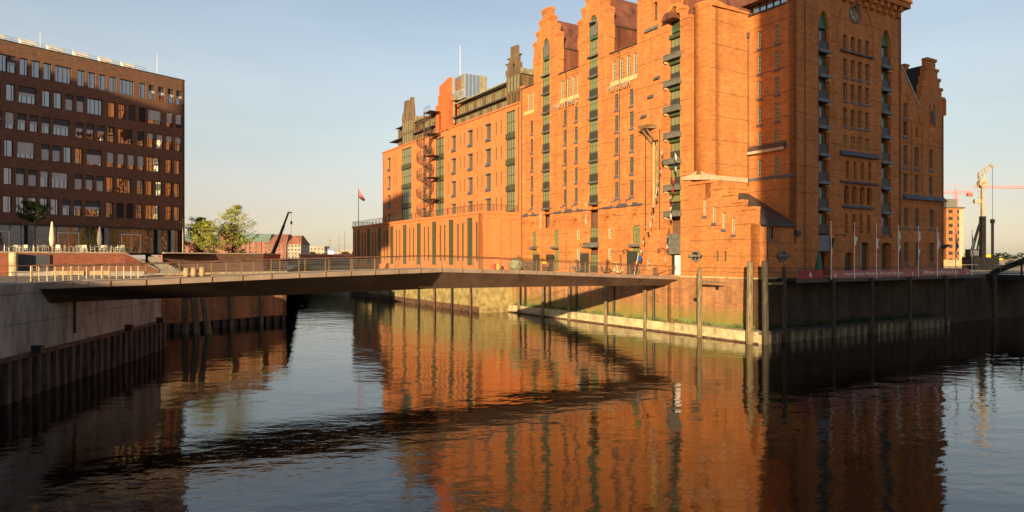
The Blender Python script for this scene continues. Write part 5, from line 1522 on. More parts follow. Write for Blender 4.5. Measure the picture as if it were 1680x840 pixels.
# ------------------------------------------------------------------ terrace, stairs, seating
TZ = 8.98
T0, T1 = (-50.5, 67.3), (-43.1, 76.0)
sheet('terrace_floor', [(-65.3, 49.9), T0, T1, (-38.6, 80), (-35, 98), (-49.2, 104), (-120, 104), (-120, 40)], TZ, M['pave'])
def wallseg(name, lab, cat, p0, p1, z0, z1, m, th=.4, cap_=None, z1b=None):
    L = math.dist(p0, p1); an_ = math.atan2(p1[1] - p0[1], p1[0] - p0[0]); z1b = z1 if z1b is None else z1b
    t = thing(name, lab, cat, (p0[0], p0[1], z0), an_)
    MB().prism([(0, 0, 0), (L, 0, 0), (L, th, 0), (0, th, 0)], [(0, 0, z1 - z0), (L, 0, z1b - z0), (L, th, z1b - z0), (0, th, z1 - z0)]).build('brickwork', m, t)
    if cap_: MB().prism([(-.02, -.06, z1 - z0), (L, -.06, z1b - z0), (L, th + .05, z1b - z0), (-.02, th + .05, z1 - z0)], [(-.02, -.06, z1 - z0 + .14), (L, -.06, z1b - z0 + .14), (L, th + .05, z1b - z0 + .14), (-.02, th + .05, z1 - z0 + .14)]).build('coping', cap_, t)
    return t
wallseg('terrace_wall', 'red brick terrace wall with pale coping beneath the cafe chairs', 'wall', (-65.3, 49.9), T1, 6.7, TZ - .02, BRW, .4, M['cope'])
wallseg('stair_wall', 'sloping brick stair wall with pale coping right of the cafe terrace', 'wall', T1, (-41.0, 79.2), 6.7, TZ - .02, BRW, .4, M['cope'], 7.0)
wallseg('terrace_wall', 'low dark brick wall below the glazed ground floor of the dark office block', 'wall', (-41.0, 80.5), (-33.5, 92), 6.7, TZ - .0, BRD, .4, M['cope'])
wallseg('terrace_wall', 'short brick wall running back behind the two young trees', 'wall', (-33.5, 92), (-38, 112), 6.7, TZ - .0, BRW, .4, M['cope'])
t = thing('stairs', 'wide stone steps rising to the terrace behind the ramp posts', 'stairs', (-39.9, 81.6, 6.7), .6)
for k in range(12): MB().box(-k * .3, -k * .3 + .32, -1.2, 1.6, 0, .18 * (k + 1)).build('step', M['pave'], t)
t = thing('stone_column', 'round yellow-lit stone column at the left of the brick terrace wall', 'column', (-49.3, 67.5, 6.7))
MB().lathe([(.38, 0), (.38, 2.28)], (0, 0, 0), 14).build('shaft', M['ledge'], t)
t = thing('wall_niche', 'dark doorway niche in the terrace wall beside the stone column', 'doorway', (-48.65, 69.4, 6.7), .866)
MB().box(-1.4, 1.4, -.12, .3, 0, 2.1).build('opening', M['blindd'], t)
# cafe chairs and tables
def chair(x, y, rz, lab):
    t = thing('cafe_chair', lab, 'chair', (x, y, TZ), rz, 'pale metal cafe chairs on the terrace')
    return t
def fill_chair(t):
    MB().box(-.22, .22, -.22, .22, .43, .46).build('seat', M['chair'], t)
    b = MB()
    for z in (.58, .68, .78, .86): b.box(-.22, .22, .2, .23, z, z + .05)
    b.build('backrest', M['chair'], t, kind='stuff')
    for sx in (-.2, .2):
        MB().tube((sx, -.2, 0), (sx, -.18, .64), .02, n=5).build('leg', M['chair'], t)
        MB().tube((sx, .24, 0), (sx, .22, .92), .02, n=5).build('leg', M['chair'], t)
        MB().tube((sx, -.2, .64), (sx, .22, .66), .02, n=5).build('armrest', M['chair'], t)
proto = chair(-55.9, 75.2, .4, 'pale metal chair at the far left end of the cafe terrace'); fill_chair(proto)
def fill_table(t):
    MB().lathe([(.38, .72), (.38, .75)], (0, 0, 0), 14).build('tabletop', M['chair'], t)
    MB().tube((0, 0, 0), (0, 0, .72), .03).build('leg', M['chair'], t)
    for q in range(4): MB().tube((0, 0, .05), (.3 * math.cos(q * 1.57), .3 * math.sin(q * 1.57), .02), .02, n=5).build('foot', M['chair'], t)
ptab = None
cx = -54.9
i = 0
groups_ = [(-55.2, 75.6), (-53.6, 75.9), (-52.3, 76.0), (-50.4, 76.3), (-49.2, 76.5), (-47.9, 76.8), (-46.5, 76.9), (-45.4, 77.2), (-44.4, 77.3)]
for gi, (gx, gy) in enumerate(groups_):
    if ptab is None:
        ptab = thing('cafe_table', 'pale round cafe table, leftmost on the terrace', 'table', (gx, gy, TZ), 0, 'cafe tables on the terrace'); fill_table(ptab)
    else:
        c = copytree(ptab); c.location = (gx, gy, TZ); c['label'] = 'pale round cafe table on the terrace, %s from the left' % ORD[gi]
    for q in range(4 if gi % 2 else 3):
        an_ = q * 1.9 + gi; c = proto if (gi == 0 and q == 0) else copytree(proto)
        c.location = (gx + .62 * math.cos(an_), gy + .55 * math.sin(an_), TZ); c.rotation_euler = (0, 0, an_ - math.pi / 2)
        c['label'] = 'pale metal cafe chair, %s around the %s table from the left' % (ORD[q], ORD[gi])
def parasol(x, y, m, lab, H):
    t = thing('parasol', lab, 'parasol', (x, y, TZ))
    MB().tube((0, 0, 0), (0, 0, H), .03).build('pole', M['white'], t)
    smooth(MB().lathe([(.16, .75), (.24, 1.1), (.3, 1.6), (.22, 2.4), (.1, H - .1), (.02, H + .05)], (0, 0, 0), 12).build('canopy', m, t))
    MB().lathe([(.3, 0), (.3, .08)], (0, 0, 0), 12).build('base', M['dark'], t)
parasol(-51.6, 76.6, M['cloth'], 'tall closed beige parasol among the cafe chairs', 3.55)
parasol(-48.0, 79.5, M['clothd'], 'closed grey parasol in the shade behind the beige one', 3.1)
# benches, barrels, cylinders, lamp post
def slat_bench(x, y, rz, lab, L=3):
    t = thing('slatted_bench', lab, 'bench', (x, y, 6.7), rz)
    for k in range(6): MB().box(-L / 2, L / 2, k * .09, k * .09 + .075, .42, .47).build('slat', M['woodp'], t)
    for z in (.08, .2, .32): MB().box(-L / 2, L / 2, -.02, .02, z, z + .09).build('slat', M['woodp'], t)
    for sx in (-L / 2 + .05, L / 2 - .15): MB().box(sx, sx + .1, .02, .5, 0, .42).build('support', M['conc'], t)
slat_bench(-43.3, 66.5, .1, 'long pale slatted bench behind the footbridge, left one', 3.0)
slat_bench(-40.2, 66.5, .1, 'sunlit slatted bench behind the footbridge, right one', 1.8)
for x, nm in ((-46.5, 'long stone kerb seat at the far left'), (-37.5, 'grey stone block seat between bench and ramp')):
    t = thing('stone_seat', nm, 'seat', (x, 66.8, 6.7), .05); MB().box(-2.2 if x < -40 else -1.6, 2.2 if x < -40 else 1.6, -.3, .3, 0, .45).build('block', M['pave'], t)
BARP = None
for i, (px, nm) in enumerate(((-39.45, 'left'), (-38.35, 'middle'), (-37.2, 'right'))):
    bl = 9.7 + i * .52 + (.1 if i == 2 else 0); by = 4.15 + (.1 if i == 2 else 0); ba = math.atan2(35.3, 49.4)
    t = thing('barrel', '%s of the three small sunlit wooden barrels on the footbridge deck' % nm, 'barrel', (-30.2 + bl * math.cos(ba) - by * math.sin(ba), 42.8 + bl * math.sin(ba) + by * math.cos(ba), dz(bl)), 0, 'wooden barrels'); t.scale = (.47, .47, .5)
    smooth(MB().lathe([(.38, 0), (.46, .35), (.48, .7), (.46, 1.05), (.38, 1.4)], (0, 0, 0), 14).build('staves', M['woodp'], t))
    for z in (.2, .5, .95, 1.22): MB().lathe([(.47 if .3 < z < 1.1 else .435, z), (.47 if .3 < z < 1.1 else .435, z + .06)], (0, 0, 0), 14).build('hoop', M['rusty'], t)
for i, (x, nm) in enumerate(((-36.1, 'left'), (-34.7, 'middle'), (-33.3, 'right'))):
    t = thing('planter', '%s of the three pale cylinders standing behind the right tree' % nm, 'planter', (x * .98 + 0, 97 + i, 6.7)); t.location.x = (-.3655 + i * .0155) * (97 + i)
    MB().lathe([(.5, 0), (.54, .7), (.5, 1.35)], (0, 0, 0), 14).build('drum', M['woodp'], t)
    for z in (.1, .65, 1.2): MB().lathe([(.555, z), (.555, z + .05)], (0, 0, 0), 14).build('hoop', M['ledge'], t)
t = thing('lamp_post', 'slim lamp post at the corner of the dark office block', 'lamp post', (-44.6, 92.5, 6.7))
MB().tube((0, 0, 0), (0, 0, 7.2), .07, .05, 8).build('pole', M['ledge'], t)
MB().box(-.25, .25, -.1, .1, 7.2, 7.3).build('lamp_head', M['dark'], t)
t = thing('boundary_planks', 'row of brown timber planks fencing behind the left tree', 'fence', (-38.5, 91.5, 6.7), .2)
for k in range(13): MB().box(k * .28, k * .28 + .2, 0, .05, 0, 1.75 + (k % 3) * .05).build('plank', M['wood'], t)
t = thing('litter_post', 'red notice board standing behind the two young trees', 'sign', (-37.9, 86.5, 6.7))
MB().box(-.5, .5, 0, .05, 1.0, 1.9).build('board', M['redp'], t); MB().tube((0, 0.02, 0), (0, 0.02, 1.9), .03).build('post', M['dark'], t)

# ------------------------------------------------------------------ trees
def tree(x, y, z, H, cr, lab, seed, m=None, nleaf=5200, trunk=.13, cz=.28, ls=.16, kind='leafy_tree', dens=1.0, sq=1.0):
    q = random.Random(seed)
    t = thing(kind, lab, 'tree', (x, y, z))
    b = MB(); tips = []
    def branch(p, d, L, r_, lv):
        n_ = 4; pts = [p]
        for k in range(n_):
            d = (d + V((q.uniform(-.18, .18), q.uniform(-.18, .18), q.uniform(-.05, .14)))).normalized()
            p = p + d * (L / n_); pts.append(p)
        for k, (a_, c_) in enumerate(zip(pts, pts[1:])):
            b.tube(a_, c_, r_ * (1 - k / n_ * .6), r_ * (1 - (k + 1) / n_ * .6), 5)
        if lv == 0:
            tips.extend(pts[1:]); return
        for k in range(3 if lv > 1 else 4):
            s_ = pts[1 + k % (n_)]; an_ = q.uniform(0, 6.28); up = q.uniform(.15, .75)
            branch(s_, V((math.cos(an_), math.sin(an_), up)).normalized(), L * q.uniform(.5, .75), r_ * .45, lv - 1)
        tips.append(pts[-1])
    base = V((0, 0, 0)); top = V((q.uniform(-.15, .15), 0, H * .93))
    seg = 8; prev = base
    for k in range(seg):
        nx = V((top.x * (k + 1) / seg + q.uniform(-.06, .06), q.uniform(-.06, .06), H * .93 * (k + 1) / seg))
        b.tube(prev, nx, trunk * (1 - .85 * k / seg), trunk * (1 - .85 * (k + 1) / seg), 7)
        f = (k + 1) / seg
        if f > cz:
            nb = 4 if f < .85 else 3
            for j in range(nb):
                an_ = q.uniform(0, 6.28); R_ = cr * math.sin(math.pi * min(1, (f - cz) / (1.02 - cz)) ** .62) ** .8 * q.uniform(.6, 1.15)
                branch(nx, V((math.cos(an_) * sq, math.sin(an_), q.uniform(.25, .8))).normalized(), max(.4, R_), trunk * .3 * (1.1 - f), 1)
        prev = nx
    b.build('trunk', M['bark'], t)
    c = MB(); tips = [p for p in tips if p.z > H * cz]
    for k in range(nleaf):
        p = q.choice(tips) + V((q.gauss(0, .15), q.gauss(0, .15), q.gauss(0, .1))) * (cr / 2.2)
        u_ = V((q.uniform(-1, 1), q.uniform(-1, 1), q.uniform(-.5, .5))).normalized(); w_ = u_.cross(V((q.uniform(-1, 1), q.uniform(-1, 1), q.uniform(-1, 1)))).normalized()
        s_ = ls * q.uniform(.6, 1.3)
        c.quad(p - u_ * s_ * .5, p + w_ * s_ * .32, p + u_ * s_ * .5, p - w_ * s_ * .32)
    c.build('crown', m or M['leaf'], t)
    return t
tree(-36.5, 91.2, 6.7, 9.0, 2.9, 'taller sunlit young tree with loose branches, right of the pair', 3, nleaf=3400, ls=.2, cz=.3)
tree(-39.6, 89.0, 6.7, 6.6, 2.8, 'lower sunlit young tree, left of the pair', 5, nleaf=3200, ls=.2, cz=.25)
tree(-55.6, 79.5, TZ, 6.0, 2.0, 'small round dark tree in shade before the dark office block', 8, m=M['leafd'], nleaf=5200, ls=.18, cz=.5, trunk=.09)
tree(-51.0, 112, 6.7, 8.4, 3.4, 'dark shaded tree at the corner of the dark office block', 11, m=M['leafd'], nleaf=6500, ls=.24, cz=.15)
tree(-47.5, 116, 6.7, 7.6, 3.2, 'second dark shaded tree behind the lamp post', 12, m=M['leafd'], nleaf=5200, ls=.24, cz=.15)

# ------------------------------------------------------------------ far side of the canal
rb = thing('road_bridge', 'low dark road bridge closing the canal behind the footbridge', 'bridge', (-82, 188, 0), -.03)
MB().box(0, 50, 0, 12, 6.9, 8.1).build('girder', M['dark'], rb)
MB().box(0, 50, -.1, 0, 8.1, 8.3).build('edge_beam', M['grey'], rb)
for k in range(6): MB().box(3 + k * 9, 4.2 + k * 9, 1, 11, -1, 6.9).build('pier', M['dark'], rb)
MB().box(0, 50, 12, 13, -1, 6.9).build('abutment', M['dark'], rb)
b = MB(); 
for k in range(25): b.tube((k * 2, .1, 8.3), (k * 2, .1, 9.2), .05, n=4)
b.tube((0, .1, 9.2), (50, .1, 9.2), .05, n=4); b.build('parapet', M['rail'], rb)
t = thing('canal_shed', 'long red brick shed on the far bank behind the crane', 'shed', (-70, 225, 6.4), -.02)
MB().box(0, 28, 0, 8, 0, 3.0).build('wall', BRW, t); MB().box(-.2, 28.2, -.2, 8.2, 3.0, 3.4).build('roof', M['tile'], t)
for k in range(8): MB().box(1.5 + k * 3.3, 3 + k * 3.3, -.05, 0, 1.0, 2.3).build('window', M['frame'], t)
def farblock(name, lab, x0, x1, y0, y1, zt, wm_, rm, nx, nz, zr=0, win=M['frame'], z0=6.4, fw=.45, fh=.5):
    t = thing(name, lab, 'building', (x0, y0, z0)); L = x1 - x0; H = zt - z0; D = y1 - y0
    MB().box(0, L, 0, D, 0, H).build('wall', wm_, t)
    if zr: MB().prism([(-.3, -.3, H), (L + .3, -.3, H), (L + .3, D + .3, H), (-.3, D + .3, H)], [(zr * .3, D * .4, H + zr), (L - zr * .3, D * .4, H + zr), (L - zr * .3, D * .6, H + zr), (zr * .3, D * .6, H + zr)]).build('roof', rm, t)
    else: MB().box(-.3, L + .3, -.3, D + .3, H, H + .4).build('roof', rm, t)
    me = MB().box(-.5, .5, -.08, .1, 0, 1).mesh('window', win)
    for i in range(nx):
        for j in range(nz):
            o = ob('window', me, t, ((i + .5) * L / nx, 0, (j + .28) * H / nz)); o.scale = (L / nx * fw, 1, H / nz * fh)
    return t
FWB = brick('far_brick', (.30, .13, .09), (.24, .10, .07), (.3, .15, .1), bw=1, rh=.4)
fw_ = farblock('warehouse', 'long red brick warehouse with green roof far behind the trees', -156, -107, 300, 318, 15.8, FWB, M['farg'], 22, 5, 3.6, M['blindd'])
MB().box(28, 33.5, -1.2, 4, 0, 11.5).prism([(28, -1.2, 11.5), (33.5, -1.2, 11.5), (33.5, 4, 11.5), (28, 4, 11.5)], [(29.5, -1.2, 14.5), (32, -1.2, 14.5), (32, 4, 14.5), (29.5, 4, 14.5)]).build('gable_turret', FWB, fw_)
for k in range(9): MB().box(3 + k * 5.3, 3.6 + k * 5.3, -.4, 0, 0, 9.2).build('pilaster', FWB, fw_)
farblock('warehouse', 'red brick end block with a red tiled roof beside the green roofed warehouse', -106.9, -98.5, 298, 316, 14.6, FWB, M['tile'], 4, 5, 4.6, M['blindd'])
farblock('white_house', 'white fronted gable house at the end of the far warehouse row', -98.4, -92.5, 299, 312, 14.6, M['farw'], M['tile'], 4, 5, 4.0, M['blindd'])
for i, (x0, x1, y0, zt, nx, nz) in enumerate(((-172, -154, 560, 18, 6, 3), (-148, -134, 590, 15.5, 5, 3), (-143, -122, 520, 13, 8, 2), (-255, -225, 700, 20, 9, 3), (-112, -98, 540, 16, 5, 3), (-330, -300, 900, 26, 6, 4))):
    farblock('distant_building', 'tiny pale distant building on the horizon, %s of the row' % ORD[i], x0, x1, y0, y0 + 15, zt, M['farw'], M['farw'], nx, nz, 0, M['slab'])
t = thing('billboard', 'blue and white billboard above the far bank', 'billboard', (-66.8, 252, 6.4))
MB().box(-1.3, 1.3, 0, .3, 1.8, 5.6).build('board', M['blue'], t); MB().box(-1.1, 1.1, -.06, 0, 3.6, 4.7).build('white_panel', M['white'], t)
for sx in (-1, .9): MB().box(sx, sx + .12, .1, .22, 0, 1.8).build('leg', M['dark'], t)
for i, (x, y) in enumerate(((-128, 480), (-119, 470), (-108, 440), (-104, 455))):
    t = thing('ship_mast', 'thin distant ship mast with yards, %s of four' % ORD[i], 'mast', (x, y, 2))
    MB().tube((0, 0, 0), (0, 0, 22 + i), .3, .12, 6).build('pole', M['wood'], t)
    for z in (11, 15, 19): MB().tube((-3.2 + z * .08, 0, z), (3.2 - z * .08, 0, z), .12, n=4).build('yard', M['wood'], t)
def bushes(name, lab, x0, x1, y, h, n_, seed, m):
    q = random.Random(seed); b = MB()
    for k in range(n_):
        x = q.uniform(x0, x1); hh = h * (.5 + .5 * abs(math.sin(x * .3 + seed))) ; p = V((x, y + q.uniform(-3, 3), 6.4 + q.uniform(0, hh)))
        s_ = q.uniform(.4, .9); u_ = V((q.uniform(-1, 1), q.uniform(-1, 1), q.uniform(-1, 1))).normalized(); w_ = u_.orthogonal()
        b.quad(p - u_ * s_, p + w_ * s_ * .6, p + u_ * s_, p - w_ * s_ * .6)
    o = b.build(name, m); o['kind'] = 'stuff'; o['label'] = lab; o['category'] = 'bushes'
bushes('distant_bushes', 'line of far green bushes on the far canal bank', -75, -40, 262, 3.4, 2200, 2, M['leafd'])
bushes('distant_trees', 'low line of far trees on the horizon left of the museum', -150, -95, 420, 6, 2600, 4, M['leafd'])
bushes('bank_bushes', 'line of far bushes behind the yellow containers', 120, 260, 300, 4.5, 4200, 6, M['leafd'])
# mobile crane boom
t = thing('mobile_crane', 'mobile crane with a long raised black telescopic boom behind the canal bridge', 'crane', (-62.5, 172, 6.4), 0)
b_pts = [V((2, 0, 1.9)), V((4.6, 0, 9.5)), V((6.4, 0, 14.8))]
MB().prism([(-1.5, -1.2, 0), (3.5, -1.2, 0), (3.5, 1.2, 0), (-1.5, 1.2, 0)], [(-1.5, -1.2, 1.4), (3.5, -1.2, 1.4), (3.5, 1.2, 1.4), (-1.5, 1.2, 1.4)]).build('chassis', M['dark'], t)
MB().tube(V((1.2, 0, .8)), V((3.6, 0, 6.6)), .55, .5, 6).build('boom_base', M['dark'], t)
MB().tube(V((3.5, 0, 6.3)), V((5.0, 0, 10.3)), .4, .38, 6).build('boom_section', M['dark'], t)
MB().tube(V((4.9, 0, 10.1)), V((6.2, 0, 13.6)), .3, .24, 6).build('boom_section', M['rusty'], t)
MB().box(6.0, 7.0, -.2, .2, 13.4, 13.75).build('boom_head', M['yel'], t)
MB().tube((6.9, 0, 13.4), (6.9, 0, 4), .035, n=4).build('hoist_rope', M['dark'], t)
MB().box(6.7, 7.1, -.2, .2, 10.6, 11.4).build('hook_block', M['dark'], t)
for k in range(3): MB().tube((-.8 + k * 1.7, -1.3, .0), (-.8 + k * 1.7, -1.0, .0), .6, n=12).build('wheel', M['black'], t)
# flagpole on the podium end
t = thing('flagpole', 'dark flagpole with a limp dark red flag at the far podium corner', 'flagpole', AB(103.8, -6.6, 15.7), 0)
MB().tube((0, 0, 0), (0, 0, 8.6), .09, .06, 6).build('pole', M['rail'], t)
MB().quad((.05, 0, 8.4), (.35, .1, 7.9), (1.5, .2, 6.0), (1.2, .1, 5.6), (.05, 0, 6.4)).build('flag', M['rose'], t)

# ------------------------------------------------------------------ right bank behind the museum
rbk = farblock('brick_tower_block', 'sunlit orange brick block beyond the right end of the museum', 159, 165.4, 250, 270, 26.8, BRF, M['roof'], 2, 8, 0, M['frame'])
MB().box(0, 4.0, -.0, 6, 20.8, 23.8).build('roof_house', M['slab'], rbk)
MB().box(4.7, 6.3, -.12, 0, .5, 20).build('stair_strip', M['cope'], rbk)
Rgx = lambda px, Y: (px - 840) / 1120 * Y
def tower_crane(lab, x, y, zt, jx, jz, back):
    t = thing('tower_crane', lab, 'tower crane', (x, y, 6.4))
    b = MB()
    for sx in (-.9, .9):
        for sy in (-.9, .9): b.tube((sx, sy, 0), (sx, sy, zt - 6.4), .14, n=4)
    z = 0
    while z < zt - 9: b.tube((-.9, -.9, z), (.9, -.9, z + 2.5), .08, n=4); b.tube((.9, -.9, z), (-.9, -.9, z + 2.5), .08, n=4); z += 2.5
    b.build('mast', M['crane'], t)
    j = MB(); H = zt - 6.4
    def jib(x0, x1):
        L = abs(x1 - x0); n_ = int(L / 2.5); sg = 1 if x1 > x0 else -1
        for dy in (-.7, .7): j.tube((x0, dy, H), (x1, dy, H + (jz if x1 == jx else 0)), .16, n=4)
        j.tube((x0, 0, H + 1.6), (x1, 0, H + 1.2 + (jz if x1 == jx else 0)), .16, n=4)
        for k in range(n_):
            xa = x0 + sg * L * k / n_; xb = x0 + sg * L * (k + .5) / n_; xc = x0 + sg * L * (k + 1) / n_; dzz = (jz if x1 == jx else 0)
            j.tube((xa, -.7, H + dzz * k / n_), (xb, 0, H + 1.5 + dzz * k / n_), .09, n=4); j.tube((xb, 0, H + 1.5 + dzz * k / n_), (xc, -.7, H + dzz * (k + 1) / n_), .09, n=4)
    jib(0, jx); jib(0, back); j.build('jib', M['crane'], t)
    MB().box(min(back, back * .7), max(back, back * .7), -.9, .9, H - 2.0, H + .3).build('counterweight', M['crane'], t)
    MB().tube((0, 0, H), (0, 0, H + 6), .3, .1, 5).build('tower_head', M['crane'], t)
    b = MB(); b.tube((0, 0, H + 6), (jx * .7, 0, H + 1.6 + jz * .7), .06, n=4); b.tube((0, 0, H + 6), (back, 0, H + .5), .06, n=4); b.build('tie_rods', M['crane'], t)
tower_crane('distant red tower crane with counter-jib showing right of the museum', 286, 440, 50.5, -45, 0, 10.5)
tower_crane('distant red tower crane whose long jib crosses the drilling rig', 362, 420, 50.5, -78, 1.5, 16)
# drilling rig
rg = thing('drilling_rig', 'tall drilling rig with pale sunlit mast head and black lower mast', 'drilling rig', (Rgx(1612, 120), 120, 6.4))
MB().box(-2.6, 1.8, -1.6, 1.6, .9, 2.2).build('upper_carriage', M['soot'], rg)
for sy in (-1.7, 1.1): 
    b = MB(); b.prism([(-2.6, sy, .15), (-2.2, sy, 0), (1.8, sy, 0), (2.2, sy, .15)] , [(-2.6, sy + .6, .15), (-2.2, sy + .6, 0), (1.8, sy + .6, 0), (2.2, sy + .6, .15)]); b.box(-2.5, 2.1, sy, sy + .6, .1, .85); b.build('track', M['soot'], rg)
b = MB(); 
for k in range(6): b.box(-2.6 + k * .02, -1.2, -1.5, -.3, 2.2, 2.25)
MB().box(-3.2, -1.6, -1.5, -.2, 2.2, 3.6).build('cab', M['soot'], rg)
MB().box(-3.1, -1.7, -1.54, -1.5, 2.5, 3.4).build('cab_window', G_L, rg)
MB().box(-.38, .38, -.35, .35, .8, 9.4).build('lower_mast', M['soot'], rg)
MB().box(-.22, .22, -.22, .22, 9.4, 15.2).build('upper_mast', M['pumps'], rg)
MB().box(-.34, -.3, -.3, .3, 7.0, 9.4).build('mast_plate', M['pumps'], rg)
b = MB(); b.tube((-.75, 0, .8), (-.75, 0, 15.2), .05, n=5); b.build('hydraulic_line', M['pumps'], rg)
b = MB(); b.tube((-.05, -.4, 15.2), (-.05, .4, 15.2), .75, n=16); b.build('sheave_wheel', M['yel'] if 0 else M['pumps'], rg)
b = MB(); b.tube((-.25, 0, 15.7), (-.45, 0, 17.2), .12); b.tube((.2, 0, 15.7), (.25, 0, 16.8), .12); b.tube((-.45, 0, 17.0), (.3, 0, 16.4), .1); b.box(-.75, -.45, -.2, .2, 16.0, 17.1)
b.tube((-.45, 0, 17.2), (1.3, 0, 18.5), .13); b.tube((.25, 0, 16.8), (1.8, 0, 18.1), .13); b.tube((1.3, 0, 18.5), (1.8, 0, 18.1), .2); b.tube((.3, 0, 17.8), (.7, 0, 17.2), .1); b.build('mast_head', M['pumps'], rg)
MB().box(-1.5, -.4, -.3, .3, 11.7, 12.4).build('rotary_head', M['pumps'], rg)
MB().tube((1.75, 0, 17.9), (1.75, 0, 8.6), .035, n=4).build('kelly_rope', M['soot'], rg)
MB().tube((1.75, 0, 0.5), (1.75, 0, 8.4), .22, n=8).build('kelly_bar', M['soot'], rg)
MB().box(1.5, 2.0, -.25, .25, 8.2, 8.9).build('swivel', M['soot'], rg)
MB().tube((-2.2, 0, 2.2), (-.5, 0, 8.2), .28, .2, 8).build('back_stay', M['soot'], rg)
MB().tube((-1.2, 0, 2.0), (-.5, 0, 6.2), .16, .14, 8).build('stay_cylinder', M['soot'], rg)
# containers, mound, cars, hoarding
def container(lab, px0, px1, Y, zt, m, z0=6.4):
    x0, x1 = Rgx(px0, Y), Rgx(px1, Y)
    t = thing('container', lab, 'container', (x0, Y, z0)); L = x1 - x0; H = zt - z0
    MB().box(0, L, 0, 2.4, 0, H).build('body', m, t)
    n_ = max(3, int(L / .5)); b = MB()
    for k in range(n_): b.box(L * k / n_, L * (k + .5) / n_, -.06, 0, .1, H - .1)
    b.build('ribs', m, t, kind='stuff')
container('yellow container left of the drilling rig mast', 1588, 1604, 190, 9.1, M['yel'])
container('yellow container between the rig mast and the drill string', 1614, 1626, 190, 9.6, M['yel'])
container('long yellow container right of the drill string', 1632, 1646, 190, 8.4, M['yel'])
container('blue container at the foot of the drilling rig', 1629, 1640, 132, 8.2, M['blue'])
b = MB(); q = random.Random(5); G = []
for i in range(41):
    for j in range(9):
        x = 95 + i * 2.6; y = 168 + j * 4; e = math.sin(math.pi * j / 8) * (1 - (abs(i - 20) / 21) ** 4)
        G.append((x, y, 6.42 + e * (1.35 + .5 * math.sin(i * .45) + .3 * math.sin(i * 1.3 + j))))
b.v = G
for i in range(40):
    for j in range(8): b.f.append((i * 9 + j, (i + 1) * 9 + j, (i + 1) * 9 + j + 1, i * 9 + j + 1)); b.mi.append(0)
b.build('sand_mound', M['soil'], kind='structure')
t = thing('site_hoarding', 'pale orange board fence on the bank right of the museum', 'fence', (Rgx(1544, 150), 150, 6.4))
for k in range(10): MB().box(k * .84, k * .84 + .8, 0, .08, 0, 1.7).build('panel', M['soil'], t)
def car(lab, x, y, z, m, rz=0):
    t = thing('parked_car', lab, 'car', (x, y, z), rz)
    pr = [(-2.1, .35), (-2.1, .8), (-1.6, .95), (-1.0, 1.4), (.6, 1.42), (1.2, .98), (2.05, .85), (2.1, .35)]
    MB().prism([(x_, -.85, z_) for x_, z_ in pr], [(x_, .85, z_) for x_, z_ in pr]).build('body', m, t)
    MB().prism([(x_, -.87, z_) for x_, z_ in ((-1.3, .98), (-.95, 1.32), (.55, 1.34), (.95, .98))], [(x_, -.86, z_) for x_, z_ in ((-1.3, .98), (-.95, 1.32), (.55, 1.34), (.95, .98))]).build('side_window', G_L, t)
    for sx in (-1.3, 1.3): MB().tube((sx, -.9, .33), (sx, .9, .33), .33, n=12).build('wheel', M['black'], t)
car('small silver car parked before the orange brick block', Rgx(1556, 185), 172, 6.6, M['grey'])
car('dark car parked near the bushes at the right edge', Rgx(1667, 165), 165, 6.6, M['blindd'])
# arched road bridge at the right edge
ab = thing('arch_bridge', 'dark steel arched road bridge leaving the right edge of the picture', 'bridge', AB(-.2, 47.0, 6.1), MR)
b = MB(); n_ = 24; L = 44
for k in range(n_):
    f = lambda t: (0, -L * t, 4 * 5.6 * t * (1 - t) - .2)
    p0, p1 = f(k / n_), f((k + 1) / n_)
    for x0 in (1.2,): b.prism([(x0, p0[1], p0[2]), (x0, p1[1], p1[2]), (x0 + .45, p1[1], p1[2]), (x0 + .45, p0[1], p0[2])], [(x0, p0[1], p0[2] + .75), (x0, p1[1], p1[2] + .75), (x0 + .45, p1[1], p1[2] + .75), (x0 + .45, p0[1], p0[2] + .75)])
b.build('arch', M['dark'], ab)
MB().box(.6, 11.5, -L, 0, -.6, .1).build('deck', M['dark'], ab)
for k in range(1, 12):
    z = 4 * 5.6 * (k / 12) * (1 - k / 12)
    MB().box(1.35, 1.5, -L * k / 12 - .1, -L * k / 12 + .1, .1, z).build('hanger', M['dark'], ab)
b = MB()
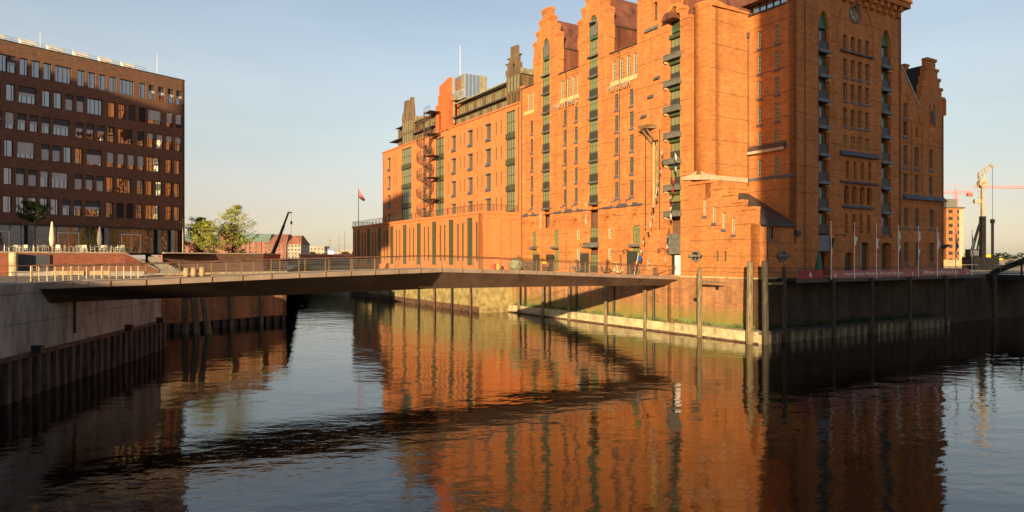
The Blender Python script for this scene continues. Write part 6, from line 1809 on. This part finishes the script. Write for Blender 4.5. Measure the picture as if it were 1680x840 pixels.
for k in range(30): b.tube((.7, -k * 1.5, .1), (.7, -k * 1.5, 1.1), .025, n=4)
b.tube((.7, 0, 1.1), (.7, -L, 1.1), .03, n=4); b.build('railing', M['grey'], ab)
b = MB()
for k in range(22): b.tube((41.5 + k * 2.4 if k * 2.4 + 41.5 < 47 else 58 + k * 1.2, -.3, .2), (41.5 + k * 2.4 if k * 2.4 + 41.5 < 47 else 58 + k * 1.2, -.3, 1.2), .025, n=4)
t = thing('quay_railing', 'thin railing on the quay between the banners and the arched bridge', 'railing', AB(0, 0, 6.4), MR)
b.build('posts', M['grey'], t, kind='stuff'); MB().tube((41.5, -.3, 1.2), (47, -.3, 1.2), .03).build('rail', M['grey'], t)

# ------------------------------------------------------------------ unseen blocks behind the viewer, placed and shaped to cast the evening shade
D_ = V((.237, .971)).normalized()
def QP(q_, p_): return (q_ * D_.y + p_ * D_.x, -q_ * D_.x + p_ * D_.y)
SRot = math.atan2(-D_.x, D_.y)
def block(lab, q0, q1, p0, p1, z0, z1):
    x, y = QP(q0, p0)
    t = thing('quayside_block', lab, 'building', (x, y, z0), SRot)
    MB().box(0, q1 - q0, 0, p1 - p0, 0, z1 - z0).build('wall', BRD, t)
    MB().box(-.2, q1 - q0 + .2, -.2, p1 - p0 + .2, z1 - z0, z1 - z0 + .3).build('roof', M['roof'], t)
TE = math.tan(rad(SUN_EL))
block('tall brick block behind the viewer on the right', 8.6, 37, -30, -15, 6.4, 39.3 + 107 * TE)
block('lower brick block behind the viewer further right', 37, 62, -30, -15, 6.4, 29)
block('tall brick block behind the viewer on the far left', -125, -72.5, -45, -30, 6.4, 29.9 + 115 * TE)
block('bridging block over a gateway behind the viewer on the left', -72.5, -60.5, -45, -30, 33, 22 + 174 * TE)  # invented block, lifted so low sun still reaches the terrace under it
block('raised corner block beside the gateway behind the viewer', -60.5, -56.3, -33, -30, 37.5, 22 + 174 * TE)  # also invented; lifted higher to leave the young trees in the sun
block('low quay house behind the viewer on the left bank', -66, -33.5, -34, -22, 6.5, 7.0 + 56 * TE)  # added to keep the left hull end and coping in shade
